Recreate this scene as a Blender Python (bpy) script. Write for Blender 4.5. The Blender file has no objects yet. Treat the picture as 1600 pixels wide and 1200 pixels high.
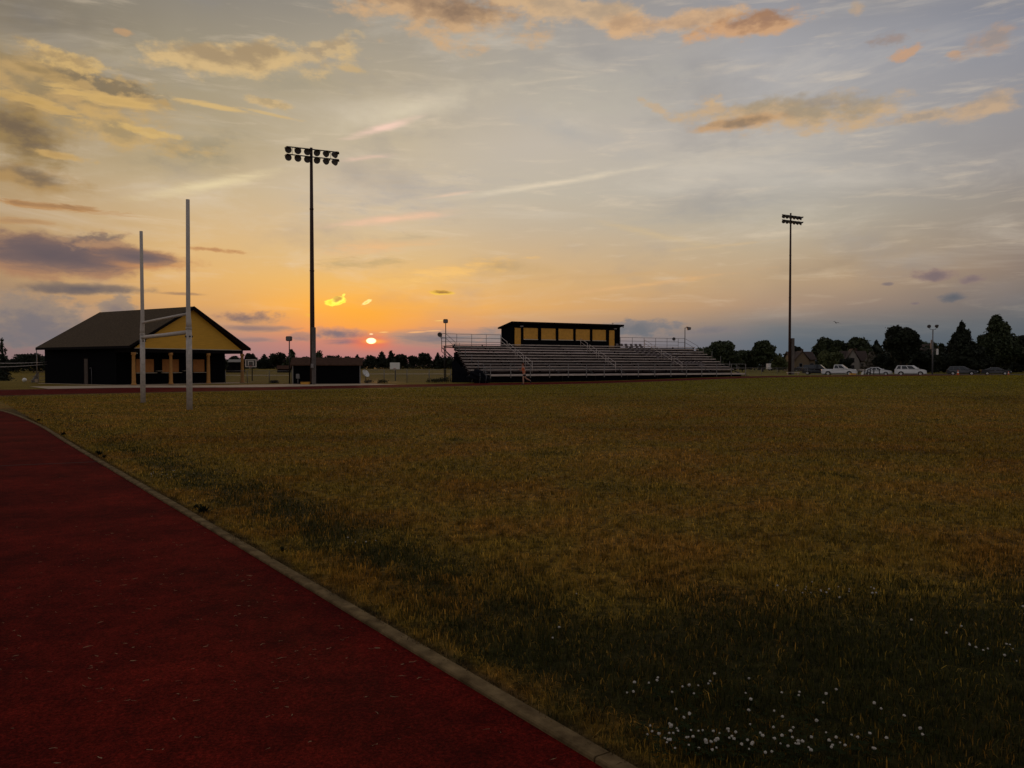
import bpy, bmesh, math, random
import numpy as np
from mathutils import Vector, Matrix

random.seed(7)
np.random.seed(7)
R = math.radians
C = bpy.context.scene.collection
scene = bpy.context.scene

# ------------------------------------------------------------------ camera
FPX = 1232.0                      # focal length in pixels of a 1600 px wide frame
CAMZ = 1.6
PITCH = math.atan((600 - 571) / FPX)
_F = Vector((0, math.cos(PITCH), -math.sin(PITCH)))
_U = Vector((0, math.sin(PITCH), math.cos(PITCH)))


def ray(px, py):
    return _F + Vector((1, 0, 0)) * ((px - 800) / FPX) + _U * ((600 - py) / FPX)


def P(px, py, Y):
    d = ray(px, py)
    return Vector((0, 0, CAMZ)) + d * (Y / d.y)


def G(px, py):
    d = ray(px, py)
    return Vector((0, 0, CAMZ)) + d * (-CAMZ / d.z)


def XA(px, Y):
    return P(px, 571, Y).x


def ZA(py, Y):
    return P(800, py, Y).z


cam_d = bpy.data.cameras.new('camera')
cam = bpy.data.objects.new('camera', cam_d)
C.objects.link(cam)
cam.location = (0, 0, CAMZ)
cam.rotation_euler = (math.pi / 2 - PITCH, 0, 0)
cam_d.sensor_width = 36
cam_d.lens = 36 * FPX / 1600
cam_d.clip_start = 0.05
cam_d.clip_end = 20000
scene.camera = cam

# ------------------------------------------------------------------ terrain


def ss(a, b, x):
    t = min(1.0, max(0.0, (x - a) / (b - a)))
    return t * t * (3 - 2 * t)


def terr(x, y):
    rise = 0.42 * ss(3, 30, x) * ss(25, 70, y) * (1 - 0.92 * ss(100, 119, y))
    k = x / max(y, 1.0)
    drop = -2.0 * ss(80, 125, y) * (1 - ss(0.0, 0.12, k)) * (1 - 0.85 * ss(170, 420, y))
    return rise + drop


# ------------------------------------------------------------------ materials
def srgb(c):
    out = []
    for v in c[:3]:
        v = v / 255.0
        out.append(v / 12.92 if v <= 0.04045 else ((v + 0.055) / 1.055) ** 2.4)
    return tuple(out) + (1.0,)


def mat(name, col, rough=0.7, metal=0.0, var=0.25, scale=6.0, bump=0.0, spec=0.3, col2=None, stretch=(1, 1, 1), detail=6.0):
    m = bpy.data.materials.new(name)
    m.use_nodes = True
    nt = m.node_tree
    b = nt.nodes['Principled BSDF']
    b.inputs['Roughness'].default_value = rough
    b.inputs['Metallic'].default_value = metal
    b.inputs['Specular IOR Level'].default_value = spec
    tc = nt.nodes.new('ShaderNodeTexCoord')
    mp = nt.nodes.new('ShaderNodeMapping')
    mp.inputs['Scale'].default_value = stretch
    nt.links.new(tc.outputs['Object'], mp.inputs[0])
    no = nt.nodes.new('ShaderNodeTexNoise')
    no.inputs['Scale'].default_value = scale
    no.inputs['Detail'].default_value = detail
    no.inputs['Roughness'].default_value = 0.65
    nt.links.new(mp.outputs[0], no.inputs['Vector'])
    rp = nt.nodes.new('ShaderNodeValToRGB')
    rp.color_ramp.elements[0].position = 0.3
    rp.color_ramp.elements[1].position = 0.7
    if col2 is None:
        a = tuple(max(0, v * (1 - var)) for v in col[:3]) + (1,)
        c = tuple(min(1, v * (1 + var)) for v in col[:3]) + (1,)
    else:
        a, c = tuple(col[:3]) + (1,), tuple(col2[:3]) + (1,)
    rp.color_ramp.elements[0].color = a
    rp.color_ramp.elements[1].color = c
    nt.links.new(no.outputs['Fac'], rp.inputs[0])
    nt.links.new(rp.outputs[0], b.inputs['Base Color'])
    if bump:
        bp = nt.nodes.new('ShaderNodeBump')
        bp.inputs['Strength'].default_value = bump
        bp.inputs['Distance'].default_value = 0.02
        nt.links.new(no.outputs['Fac'], bp.inputs['Height'])
        nt.links.new(bp.outputs[0], b.inputs['Normal'])
    return m


M = {}
M['white_paint'] = mat('white_paint', (0.46, 0.40, 0.34), 0.5, var=0.12, scale=5, stretch=(1, 1, 0.4))
M['chipped_paint'] = mat('chipped_paint', (0.46, 0.40, 0.34), 0.6, var=0.28, scale=7, detail=9)
M['dark_siding'] = mat('dark_siding', (0.0042, 0.0042, 0.0052), 0.9, var=0.4, scale=2, stretch=(1, 1, 12), bump=0.3, spec=0.04)
M['dark_trim'] = mat('dark_trim', (0.008, 0.006, 0.006), 0.8, spec=0.06)
M['yellow_siding'] = mat('yellow_siding', (0.64, 0.335, 0.035), 0.65, var=0.12, scale=1.2, stretch=(1, 1, 14), bump=0.25)
M['yellow_paint'] = mat('yellow_paint', (0.62, 0.30, 0.04), 0.6, var=0.15, scale=3)
M['orange_shutter'] = mat('orange_shutter', (0.50, 0.20, 0.05), 0.6, var=0.15, scale=3)
M['tan_column'] = mat('tan_column', (0.40, 0.19, 0.05), 0.7, var=0.2, scale=5)
M['pale_trim'] = mat('pale_trim', (0.55, 0.46, 0.34), 0.6, var=0.12)
M['brown_door'] = mat('brown_door', (0.075, 0.05, 0.035), 0.6, var=0.25, stretch=(1, 1, 0.2))
M['shingle'] = mat('shingle', (0.032, 0.021, 0.012), 0.95, col2=(0.118, 0.080, 0.046), scale=6, bump=0.6, stretch=(1, 1, 3), detail=12, spec=0.1)
M['shed_roof'] = mat('shed_roof', (0.045, 0.022, 0.014), 0.95, col2=(0.088, 0.046, 0.030), scale=5, bump=0.4, spec=0.05)
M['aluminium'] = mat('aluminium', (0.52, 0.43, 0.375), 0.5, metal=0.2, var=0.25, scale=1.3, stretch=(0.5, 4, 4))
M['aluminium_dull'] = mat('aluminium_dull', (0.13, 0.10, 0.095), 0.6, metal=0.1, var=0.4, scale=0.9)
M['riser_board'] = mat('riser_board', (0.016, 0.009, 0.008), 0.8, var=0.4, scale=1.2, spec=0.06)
M['steel'] = mat('steel', (0.16, 0.15, 0.15), 0.5, metal=0.4, var=0.2)
M['dark_steel'] = mat('dark_steel', (0.03, 0.027, 0.026), 0.5, metal=0.3, var=0.25)
M['galvanised'] = mat('galvanised', (0.22, 0.20, 0.19), 0.5, metal=0.3, var=0.2, scale=2)
M['pole_steel'] = mat('pole_steel', (0.05, 0.024, 0.018), 0.6, metal=0.1, var=0.25, scale=1.5)
M['concrete'] = mat('concrete', (0.30, 0.215, 0.14), 0.95, col2=(0.48, 0.36, 0.24), scale=1.6, bump=0.3, detail=10)
M['pole_concrete'] = mat('pole_concrete', (0.12, 0.10, 0.09), 0.9, var=0.25, scale=2)
M['black_tarp_and_void'] = mat('black_tarp_and_void', (0.0045, 0.005, 0.0075), 0.75, var=0.45, scale=2, bump=0.4, spec=0.06)  # tarpaulins, and the sheets that stand in for darkness under the bleachers
M['lens'] = mat('lens', (0.10, 0.09, 0.09), 0.15, var=0.1, spec=0.6)
M['lamp_housing'] = mat('lamp_housing', (0.055, 0.042, 0.038), 0.5, metal=0.3, var=0.2)
M['bark'] = mat('bark', (0.045, 0.033, 0.025), 0.9, var=0.35, scale=8, stretch=(1, 1, 0.3), bump=0.5)
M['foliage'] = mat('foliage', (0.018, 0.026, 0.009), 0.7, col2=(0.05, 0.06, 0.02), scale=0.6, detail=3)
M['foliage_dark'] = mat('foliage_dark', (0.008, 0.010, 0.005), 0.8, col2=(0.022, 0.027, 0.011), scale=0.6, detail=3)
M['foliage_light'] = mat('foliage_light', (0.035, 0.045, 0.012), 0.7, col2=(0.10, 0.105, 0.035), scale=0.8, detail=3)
M['blossom'] = mat('blossom', (0.05, 0.05, 0.025), 0.7, col2=(0.25, 0.20, 0.16), scale=1.4, detail=3)
M['orange_shirt'] = mat('orange_shirt', (0.75, 0.16, 0.05), 0.8, var=0.12)
M['skin'] = mat('skin', (0.42, 0.22, 0.15), 0.6, var=0.08)
M['hair'] = mat('hair', (0.16, 0.045, 0.02), 0.7, var=0.3, scale=30)
M['black_cloth'] = mat('black_cloth', (0.015, 0.015, 0.018), 0.85, var=0.2)
M['shoe'] = mat('shoe', (0.03, 0.03, 0.03), 0.6)
M['car_white'] = mat('car_white', (0.72, 0.70, 0.68), 0.25, var=0.05, spec=0.5)
M['car_black'] = mat('car_black', (0.012, 0.012, 0.014), 0.2, var=0.1, spec=0.5)
M['car_grey'] = mat('car_grey', (0.07, 0.068, 0.07), 0.25, metal=0.4, var=0.1, spec=0.5)
M['car_glass'] = mat('car_glass', (0.012, 0.012, 0.014), 0.08, var=0.1, spec=0.6)
M['rubber'] = mat('rubber', (0.012, 0.012, 0.012), 0.9)
M['black_plastic'] = mat('black_plastic', (0.012, 0.012, 0.012), 0.5)
M['chrome'] = mat('chrome', (0.45, 0.44, 0.43), 0.25, metal=0.8, var=0.1)
M['headlamp'] = mat('headlamp', (0.5, 0.5, 0.5), 0.15, var=0.1, spec=0.6)
M['tail_lamp'] = mat('tail_lamp', (0.3, 0.01, 0.01), 0.25, var=0.1)
M['cone_orange'] = mat('cone_orange', (0.75, 0.12, 0.02), 0.6, var=0.1)
M['house_wall'] = mat('house_wall', (0.17, 0.12, 0.07), 0.8, var=0.12, stretch=(1, 1, 8))
M['house_roof'] = mat('house_roof', (0.045, 0.027, 0.02), 0.9, var=0.25, scale=2)
M['house_white'] = mat('house_white', (0.24, 0.21, 0.18), 0.8, var=0.1)
M['wood'] = mat('wood', (0.2, 0.14, 0.09), 0.8, var=0.25, stretch=(0.3, 3, 3))
M['backboard_white'] = mat('backboard_white', (0.75, 0.72, 0.66), 0.5, var=0.06)
M['backboard_clear'] = mat('backboard_clear', (0.07, 0.06, 0.055), 0.3, var=0.1)
M['red_rim'] = mat('red_rim', (0.35, 0.05, 0.02), 0.5)
M['asphalt'] = mat('asphalt', (0.035, 0.032, 0.03), 0.9, col2=(0.06, 0.055, 0.05), scale=3)
M['bird'] = mat('bird', (0.03, 0.026, 0.025), 0.8)
M['wire'] = mat('wire', (0.6, 0.52, 0.46), 0.5, var=0.08)

# chain link: real wire sheet, the holes are see-through
_m = bpy.data.materials.new('chain_link')
_m.use_nodes = True
nt = _m.node_tree
b = nt.nodes['Principled BSDF']
b.inputs['Base Color'].default_value = (0.16, 0.14, 0.13, 1)
b.inputs['Metallic'].default_value = 0.3
tc = nt.nodes.new('ShaderNodeTexCoord')
mp = nt.nodes.new('ShaderNodeMapping')
mp.inputs['Rotation'].default_value = (0, R(45), 0)
ck = nt.nodes.new('ShaderNodeTexBrick')
ck.offset = 0.0
ck.inputs['Scale'].default_value = 16
ck.inputs['Mortar Size'].default_value = 0.045
ck.inputs['Brick Width'].default_value = 1.0
ck.inputs['Row Height'].default_value = 1.0
sw = nt.nodes.new('ShaderNodeSeparateXYZ')
cw = nt.nodes.new('ShaderNodeCombineXYZ')
nt.links.new(tc.outputs['Object'], mp.inputs[0])
nt.links.new(mp.outputs[0], sw.inputs[0])
nt.links.new(sw.outputs[0], cw.inputs[0])
nt.links.new(sw.outputs[2], cw.inputs[1])
nt.links.new(cw.outputs[0], ck.inputs['Vector'])
nt.links.new(ck.outputs['Fac'], b.inputs['Alpha'])
M['chain_link'] = _m


# ------------------------------------------------------------------ mesh builder
class MB:
    def __init__(self):
        self.v, self.f, self.s = [], [], []

    def add(self, vs, fs, smooth=False):
        o = len(self.v)
        self.v += [tuple(p) for p in vs]
        self.f += [tuple(i + o for i in f) for f in fs]
        self.s += [smooth] * len(fs)
        return self

    def box(self, x0, x1, y0, y1, z0, z1):
        return self.add([(x0, y0, z0), (x1, y0, z0), (x1, y1, z0), (x0, y1, z0), (x0, y0, z1), (x1, y0, z1), (x1, y1, z1), (x0, y1, z1)],
                        [(3, 2, 1, 0), (4, 5, 6, 7), (0, 1, 5, 4), (1, 2, 6, 5), (2, 3, 7, 6), (3, 0, 4, 7)])

    def bbox(self, x0, x1, y0, y1, z0, z1, b=0.01):
        """box with chamfered edges"""
        bm = bmesh.new()
        bmesh.ops.create_cube(bm, size=1.0)
        for q in bm.verts:
            q.co = Vector((x0 + (q.co.x + .5) * (x1 - x0), y0 + (q.co.y + .5) * (y1 - y0), z0 + (q.co.z + .5) * (z1 - z0)))
        bmesh.ops.bevel(bm, geom=bm.edges[:], offset=b, segments=2, affect='EDGES', clamp_overlap=True)
        self.bm(bm)
        return self

    def bm(self, bm, smooth=False):
        bm.verts.ensure_lookup_table()
        bm.verts.index_update()
        self.add([v.co[:] for v in bm.verts], [[v.index for v in f.verts] for f in bm.faces], smooth)
        bm.free()

    def tube(self, pts, r, n=8, cap=True):
        pts = [Vector(p) for p in pts]
        rs = r if isinstance(r, (list, tuple)) else [r] * len(pts)
        vs, fs = [], []
        ref = None
        for i, p in enumerate(pts):
            if i == 0:
                d = pts[1] - p
            elif i == len(pts) - 1:
                d = p - pts[i - 1]
            else:
                d = (pts[i + 1] - p).normalized() + (p - pts[i - 1]).normalized()
            d = d.normalized()
            if ref is None:
                a = Vector((0, 0, 1)) if abs(d.z) < 0.9 else Vector((1, 0, 0))
                ref = d.cross(a).normalized()
            ref = (ref - d * ref.dot(d)).normalized()
            e = d.cross(ref)
            for k in range(n):
                t = 2 * math.pi * k / n
                vs.append(p + (ref * math.cos(t) + e * math.sin(t)) * rs[i])
        for i in range(len(pts) - 1):
            for k in range(n):
                a, b_ = i * n + k, i * n + (k + 1) % n
                fs.append((a, b_, b_ + n, a + n))
        self.add(vs, fs, True)
        if cap:
            o = len(self.v) - len(vs)
            self.f.append(tuple(o + k for k in reversed(range(n))))
            self.f.append(tuple(o + (len(pts) - 1) * n + k for k in range(n)))
            self.s += [False, False]
        return self

    def lathe(self, prof, n=14, mtx=None):
        """prof: (radius, height) pairs about z, transformed by mtx"""
        vs, fs = [], []
        for (r, z) in prof:
            for k in range(n):
                t = 2 * math.pi * k / n
                p = Vector((r * math.cos(t), r * math.sin(t), z))
                vs.append(mtx @ p if mtx else p)
        for i in range(len(prof) - 1):
            for k in range(n):
                a, b_ = i * n + k, i * n + (k + 1) % n
                fs.append((a, b_, b_ + n, a + n))
        self.add(vs, fs, True)
        return self

    def prism(self, poly, axis, a, b_):
        """poly: 2D points; extruded along axis ('x': poly=(y,z); 'y': poly=(x,z); 'z': poly=(x,y))"""
        def mk(p, t):
            return {'x': (t, p[0], p[1]), 'y': (p[0], t, p[1]), 'z': (p[0], p[1], t)}[axis]
        n = len(poly)
        vs = [mk(p, a) for p in poly] + [mk(p, b_) for p in poly]
        fs = [tuple(range(n))[::-1], tuple(range(n, 2 * n))]
        fs += [(i, (i + 1) % n, n + (i + 1) % n, n + i) for i in range(n)]
        return self.add(vs, fs)

    def quad(self, a, b_, c, d):
        return self.add([a, b_, c, d], [(0, 1, 2, 3)])

    def build(self, name, m, parent=None, loc=None, rotz=None, bevel=None):
        me = bpy.data.meshes.new(name)
        me.from_pydata([tuple(v) for v in self.v], [], self.f)
        me.polygons.foreach_set('use_smooth', self.s)
        me.materials.append(M[m] if isinstance(m, str) else m)
        bm = bmesh.new()
        bm.from_mesh(me)
        bmesh.ops.recalc_face_normals(bm, faces=bm.faces[:])
        bm.to_mesh(me)
        bm.free()
        me.update()
        o = bpy.data.objects.new(name, me)
        C.objects.link(o)
        if parent is not None:
            o.parent = parent
        if loc is not None:
            o.location = loc
        if rotz is not None:
            o.rotation_euler = (0, 0, rotz)
        if bevel:
            bv = o.modifiers.new('bevel', 'BEVEL')
            bv.width = bevel
            bv.segments = 2
            bv.limit_method = 'ANGLE'
        return o


def tag(o, label=None, cat=None, group=None, kind=None):
    if label:
        o['label'] = label
    if cat:
        o['category'] = cat
    if group:
        o['group'] = group
    if kind:
        o['kind'] = kind
    return o


def thing(name, label, cat, loc=(0, 0, 0), rotz=0.0, group=None):
    o = bpy.data.objects.new(name, None)
    C.objects.link(o)
    o.empty_display_size = 0.3
    o.location = loc
    o.rotation_euler = (0, 0, rotz)
    return tag(o, label, cat, group)


def kids(o):
    return [c for c in bpy.data.objects if c.parent == o]


def copy_tree(o, label=None, loc=None, rotz=None, scale=None, parent=None):
    c = o.copy()
    C.objects.link(c)
    c.parent = parent
    for ch in kids(o):
        copy_tree(ch, parent=c)
    if label:
        c['label'] = label
    if loc is not None:
        c.location = loc
    if rotz is not None:
        c.rotation_euler = (0, 0, rotz)
    if scale is not None:
        c.scale = scale
    return c


def np_mesh(name, verts, faces, m, parent=None, attr=None):
    """verts (N,3), faces (K,k) with the same k everywhere"""
    me = bpy.data.meshes.new(name)
    nv, (nf, k) = len(verts), faces.shape
    me.vertices.add(nv)
    me.vertices.foreach_set('co', verts.astype(np.float32).ravel())
    me.loops.add(nf * k)
    me.loops.foreach_set('vertex_index', faces.astype(np.int32).ravel())
    me.polygons.add(nf)
    me.polygons.foreach_set('loop_start', np.arange(0, nf * k, k, dtype=np.int32))
    me.update(calc_edges=True)
    if attr is not None:
        a = me.attributes.new('tint', 'FLOAT', 'POINT')
        a.data.foreach_set('value', attr.astype(np.float32))
    me.materials.append(M[m] if isinstance(m, str) else m)
    o = bpy.data.objects.new(name, me)
    C.objects.link(o)
    if parent is not None:
        o.parent = parent
    return o

# ------------------------------------------------------------------ sky
SUN_PX, SUN_PY = 580, 532


def azel(px, py):
    d = ray(px, py).normalized()
    return math.degrees(math.atan2(d.x, d.y)), math.degrees(math.asin(d.z))


w = bpy.data.worlds.new('World')
scene.world = w
w.use_nodes = True
wt = w.node_tree
wt.nodes.clear()
L = wt.links.new


def nd(t, **kw):
    n = wt.nodes.new(t)
    for k, v in kw.items():
        setattr(n, k, v)
    return n


def put(sock, v):
    if isinstance(v, bpy.types.NodeSocket):
        L(v, sock)
    else:
        sock.default_value = v


def mth(op, a, b=0.0, c=None):
    n = nd('ShaderNodeMath', operation=op)
    put(n.inputs[0], a)
    put(n.inputs[1], b)
    if c is not None:
        put(n.inputs[2], c)
    return n.outputs[0]


def sstep(x, a, b, lo=0.0, hi=1.0):
    n = nd('ShaderNodeMapRange', interpolation_type='SMOOTHSTEP')
    put(n.inputs[0], x)
    n.inputs[1].default_value = a
    n.inputs[2].default_value = b
    n.inputs[3].default_value = lo
    n.inputs[4].default_value = hi
    return n.outputs[0]


def mixc(f, a, b, mode='MIX'):
    n = nd('ShaderNodeMix', data_type='RGBA', blend_type=mode)
    n.clamp_factor = True
    put(n.inputs[0], f)
    put(n.inputs[6], a)
    put(n.inputs[7], b)
    return n.outputs[2]


tcw = nd('ShaderNodeTexCoord')
sx = nd('ShaderNodeSeparateXYZ')
L(tcw.outputs['Generated'], sx.inputs[0])
az = mth('MULTIPLY', mth('ARCTAN2', sx.outputs[0], sx.outputs[1]), 180 / math.pi)
el = mth('MULTIPLY', mth('ARCSINE', sx.outputs[2]), 180 / math.pi)
cb = nd('ShaderNodeCombineXYZ')
L(az, cb.inputs[0])
L(el, cb.inputs[1])
V0 = cb.outputs[0]


def noise(scale, stretch, rot=0.0, detail=8, rough=0.6, dist=0.0, off=(0, 0, 0)):
    mp_ = nd('ShaderNodeMapping')
    L(V0, mp_.inputs[0])
    mp_.inputs['Rotation'].default_value = (0, 0, rot)
    mp_.inputs['Scale'].default_value = (stretch[0], stretch[1], 1)
    mp_.inputs['Location'].default_value = off
    n = nd('ShaderNodeTexNoise')
    n.inputs['Scale'].default_value = scale
    n.inputs['Detail'].default_value = detail
    n.inputs['Roughness'].default_value = rough
    n.inputs['Distortion'].default_value = dist
    L(mp_.outputs[0], n.inputs['Vector'])
    return n


# base colours of the clear air and thin veil, by azimuth column and elevation
YS = [560, 535, 515, 480, 440, 400, 350, 300, 220, 120, 0]
COLS = {
    -250: [(132, 112, 108), (134, 114, 108), (136, 116, 106), (150, 126, 104), (160, 132, 104), (158, 132, 104), (152, 134, 104), (146, 130, 104), (138, 124, 100), (124, 114, 98), (106, 102, 98)],
    0: [(138, 114, 114), (134, 115, 114), (138, 118, 114), (156, 132, 112), (178, 144, 104), (180, 148, 108), (178, 150, 112), (172, 148, 112), (156, 138, 108), (142, 128, 104), (114, 110, 105)],
    300: [(146, 124, 128), (152, 127, 126), (172, 140, 120), (216, 164, 102), (222, 176, 112), (218, 180, 124), (208, 180, 138), (198, 178, 144), (172, 156, 126), (158, 147, 124), (134, 128, 120)],
    560: [(168, 118, 120), (192, 126, 112), (236, 152, 88), (248, 176, 74), (232, 182, 104), (216, 184, 132), (206, 185, 152), (200, 184, 160), (192, 178, 152), (174, 162, 140), (146, 140, 130)],
    850: [(134, 122, 126), (134, 124, 127), (172, 144, 124), (216, 166, 106), (212, 172, 118), (202, 174, 136), (192, 176, 152), (190, 180, 162), (190, 180, 166), (178, 170, 156), (156, 150, 144)],
    1200: [(90, 102, 113), (93, 105, 115), (108, 113, 117), (168, 142, 120), (188, 160, 126), (186, 167, 140), (180, 171, 154), (176, 171, 163), (180, 174, 167), (168, 166, 167), (146, 145, 150)],
    1600: [(80, 90, 100), (83, 93, 102), (92, 98, 104), (114, 109, 108), (136, 120, 110), (144, 131, 120), (150, 141, 132), (150, 145, 143), (147, 145, 148), (137, 139, 149), (120, 121, 130)],
}
BACK = [(150, 132, 128), (154, 138, 132), (156, 142, 138), (158, 146, 142), (158, 148, 146), (158, 150, 148), (156, 150, 150), (154, 150, 152), (150, 148, 152), (146, 146, 152), (140, 142, 150)]
ZENITH = (128, 128, 136)
tel = mth('MULTIPLY', el, 1 / 45.0)


def ramp(cols):
    n = nd('ShaderNodeValToRGB')
    n.color_ramp.interpolation = 'EASE'
    es = n.color_ramp.elements
    pts = [(azel(580, y)[1] / 45.0, c) for y, c in zip(YS, cols)] + [(0.98, ZENITH)]
    es[0].position, es[0].color = pts[0][0], srgb(pts[0][1])
    es[1].position, es[1].color = pts[-1][0], srgb(pts[-1][1])
    for p_, c in pts[1:-1]:
        e = es.new(p_)
        e.color = srgb(c)
    n.color_ramp.interpolation = 'LINEAR'
    L(tel, n.inputs[0])
    return n.outputs[0]


# soft wander so that the columns never read as a grid
wander = noise(0.06, (1, 2.2), detail=3)
az_w = mth('ADD', az, mth('MULTIPLY', mth('SUBTRACT', wander.outputs['Fac'], 0.5), 9.0))
keys = sorted(COLS)
base = ramp(COLS[keys[0]])
for k0, k1 in zip(keys[:-1], keys[1:]):
    n = nd('ShaderNodeMapRange', interpolation_type='SMOOTHSTEP' if k1 in (560, 850) else 'LINEAR')
    L(az_w, n.inputs[0])
    n.inputs[1].default_value = azel(k0, 400)[0]
    n.inputs[2].default_value = azel(k1, 400)[0]
    base = mixc(n.outputs[0], base, ramp(COLS[k1]))
back = ramp(BACK)
base = mixc(sstep(mth('ABSOLUTE', az), 36, 75), base, back)

# thin high veil: long streaks that lighten, warm and dull the air
v1 = noise(0.10, (0.55, 2.6), rot=R(-9), detail=6, rough=0.62, dist=0.6)
v2 = noise(0.35, (0.45, 3.0), rot=R(-13), detail=5, rough=0.62, dist=0.4, off=(7, 3, 0))
v3 = noise(0.09, (1.0, 2.0), rot=R(12), detail=6, rough=0.55, off=(31, 11, 0))
hi = sstep(el, 1.0, 7.0)
base = mixc(mth('MULTIPLY', sstep(v1.outputs['Fac'], 0.48, 0.72), mth('MULTIPLY', hi, 0.34)), base, srgb((220, 208, 190)))
base = mixc(mth('MULTIPLY', sstep(v2.outputs['Fac'], 0.52, 0.75), mth('MULTIPLY', hi, 0.32)), base, srgb((228, 208, 180)))
base = mixc(mth('MULTIPLY', sstep(v3.outputs['Fac'], 0.50, 0.72), mth('MULTIPLY', hi, 0.42)), base, srgb((140, 138, 140)))

# cloud noises shared by every cloud
def shifted(scale, stretch, detail, rough, off):
    """the same noise looked up a little lower in the sky: where it is thinner, the low sun lights the cloud"""
    return noise(scale, stretch, detail=detail, rough=rough, off=(off[0], off[1] - .55 * stretch[1], off[2]))


nA = noise(0.42, (0.75, 1.5), detail=8, rough=0.60)
nB = noise(0.9, (0.5, 2.4), rot=R(-6), detail=6, rough=0.65, dist=0.5, off=(13, 5, 0))
nC = noise(1.15, (0.75, 1.35), detail=7, rough=0.58, off=(3, 17, 0))
NZ = {'A': mth('SUBTRACT', nA.outputs['Fac'], 0.5), 'B': mth('SUBTRACT', nB.outputs['Fac'], 0.5), 'C': mth('SUBTRACT', nC.outputs['Fac'], 0.5)}
RL = {'A': mth('SUBTRACT', shifted(0.42, (0.75, 1.5), 4, 0.55, (0, 0, 0)).outputs['Fac'], nA.outputs['Fac']),
      'C': mth('SUBTRACT', shifted(1.15, (0.75, 1.35), 4, 0.55, (3, 17, 0)).outputs['Fac'], nC.outputs['Fac'])}
RL['B'] = RL['A']
PPD = FPX * math.pi / 180        # pixels per degree near the middle of the frame


def cloud_group():
    g = bpy.data.node_groups.new('cloud', 'ShaderNodeTree')
    for nm, t in (('Sky', 'Color'), ('V', 'Vector'), ('Noise', 'Float'), ('Location', 'Vector'), ('Rotation', 'Vector'), ('Scale', 'Vector'),
                  ('Core', 'Color'), ('Edge', 'Color'), ('Opacity', 'Float'), ('Amount', 'Float'), ('Soft', 'Float'), ('Lit', 'Float'), ('Relief', 'Float'), ('S0', 'Float'), ('S1', 'Float')):
        g.interface.new_socket(nm, in_out='INPUT', socket_type='NodeSocket' + t)
    g.interface.new_socket('Color', in_out='OUTPUT', socket_type='NodeSocketColor')
    gi = g.nodes.new('NodeGroupInput')
    go = g.nodes.new('NodeGroupOutput')
    I = gi.outputs

    def gm(op, *ins):
        n = g.nodes.new('ShaderNodeMath')
        n.operation = op
        for k, v in enumerate(ins):
            if isinstance(v, bpy.types.NodeSocket):
                g.links.new(v, n.inputs[k])
            else:
                n.inputs[k].default_value = v
        return n.outputs[0]

    def gs(x, lo, hi_):
        n = g.nodes.new('ShaderNodeMapRange')
        n.interpolation_type = 'SMOOTHSTEP'
        g.links.new(x, n.inputs[0])
        for k, v in ((1, lo), (2, hi_)):
            if isinstance(v, bpy.types.NodeSocket):
                g.links.new(v, n.inputs[k])
            else:
                n.inputs[k].default_value = v
        return n.outputs[0]

    def gx(f, p, q):
        n = g.nodes.new('ShaderNodeMix')
        n.data_type = 'RGBA'
        g.links.new(f, n.inputs[0])
        g.links.new(p, n.inputs[6])
        g.links.new(q, n.inputs[7])
        return n.outputs[2]
    # each cloud waits for the one behind it, so that the node stack stays small
    seq = g.nodes.new('ShaderNodeVectorMath')
    seq.operation = 'MULTIPLY_ADD'
    g.links.new(I['Sky'], seq.inputs[0])
    seq.inputs[1].default_value = (1e-7, 1e-7, 1e-7)
    g.links.new(I['V'], seq.inputs[2])
    mp_ = g.nodes.new('ShaderNodeMapping')
    mp_.vector_type = 'TEXTURE'
    g.links.new(seq.outputs[0], mp_.inputs[0])
    for k in ('Location', 'Rotation', 'Scale'):
        g.links.new(I[k], mp_.inputs[k])
    ln = g.nodes.new('ShaderNodeVectorMath')
    ln.operation = 'LENGTH'
    g.links.new(mp_.outputs[0], ln.inputs[0])
    val = gm('MULTIPLY_ADD', I['Noise'], I['Amount'], gm('SUBTRACT', 0.85, ln.outputs['Value']))
    mask = gm('MULTIPLY', gs(val, 0.0, I['Soft']), I['Opacity'])
    sp = g.nodes.new('ShaderNodeVectorMath')
    sp.operation = 'DOT_PRODUCT'
    g.links.new(mp_.outputs[0], sp.inputs[0])
    sp.inputs[1].default_value = (0, 1, 0)
    t = gm('MULTIPLY_ADD', I['Relief'], 3.2, gm('MULTIPLY_ADD', sp.outputs['Value'], I['Lit'], val))
    g.links.new(gx(mask, I['Sky'], gx(gs(t, I['S0'], I['S1']), I['Edge'], I['Core'])), go.inputs[0])
    return g


CG = cloud_group()


def cloud(V, sky, px, py, rx, ry, rot, core, edge, op=0.9, kind='A', amp=2.6, soft=0.55, lit=0.35, gain=1.0):
    a, e = azel(px, py)
    sc = 1.0 / PPD / (1 + ((px - 800) / FPX) ** 2)
    n = nd('ShaderNodeGroup', node_tree=CG)
    L(sky, n.inputs['Sky'])
    L(V, n.inputs['V'])
    L(NZ[kind], n.inputs['Noise'])
    if kind == 'B' or py > 385:
        n.inputs['Relief'].default_value = 0.0
    else:
        L(RL[kind], n.inputs['Relief'])
    ce = tuple(v * gain for v in srgb(edge)[:3]) + (1,)
    for k, v in (('Location', (a, e, 0)), ('Rotation', (0, 0, R(rot))), ('Scale', (rx * sc * 1.25, ry / PPD * 1.25, 1)),
                 ('Core', srgb(core)), ('Edge', ce), ('Opacity', op), ('Amount', amp), ('Soft', soft), ('Lit', lit),
                 ('S0', soft * 0.3), ('S1', soft * 0.3 + 0.75)):
        n.inputs[k].default_value = v
    return n.outputs[0]


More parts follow.
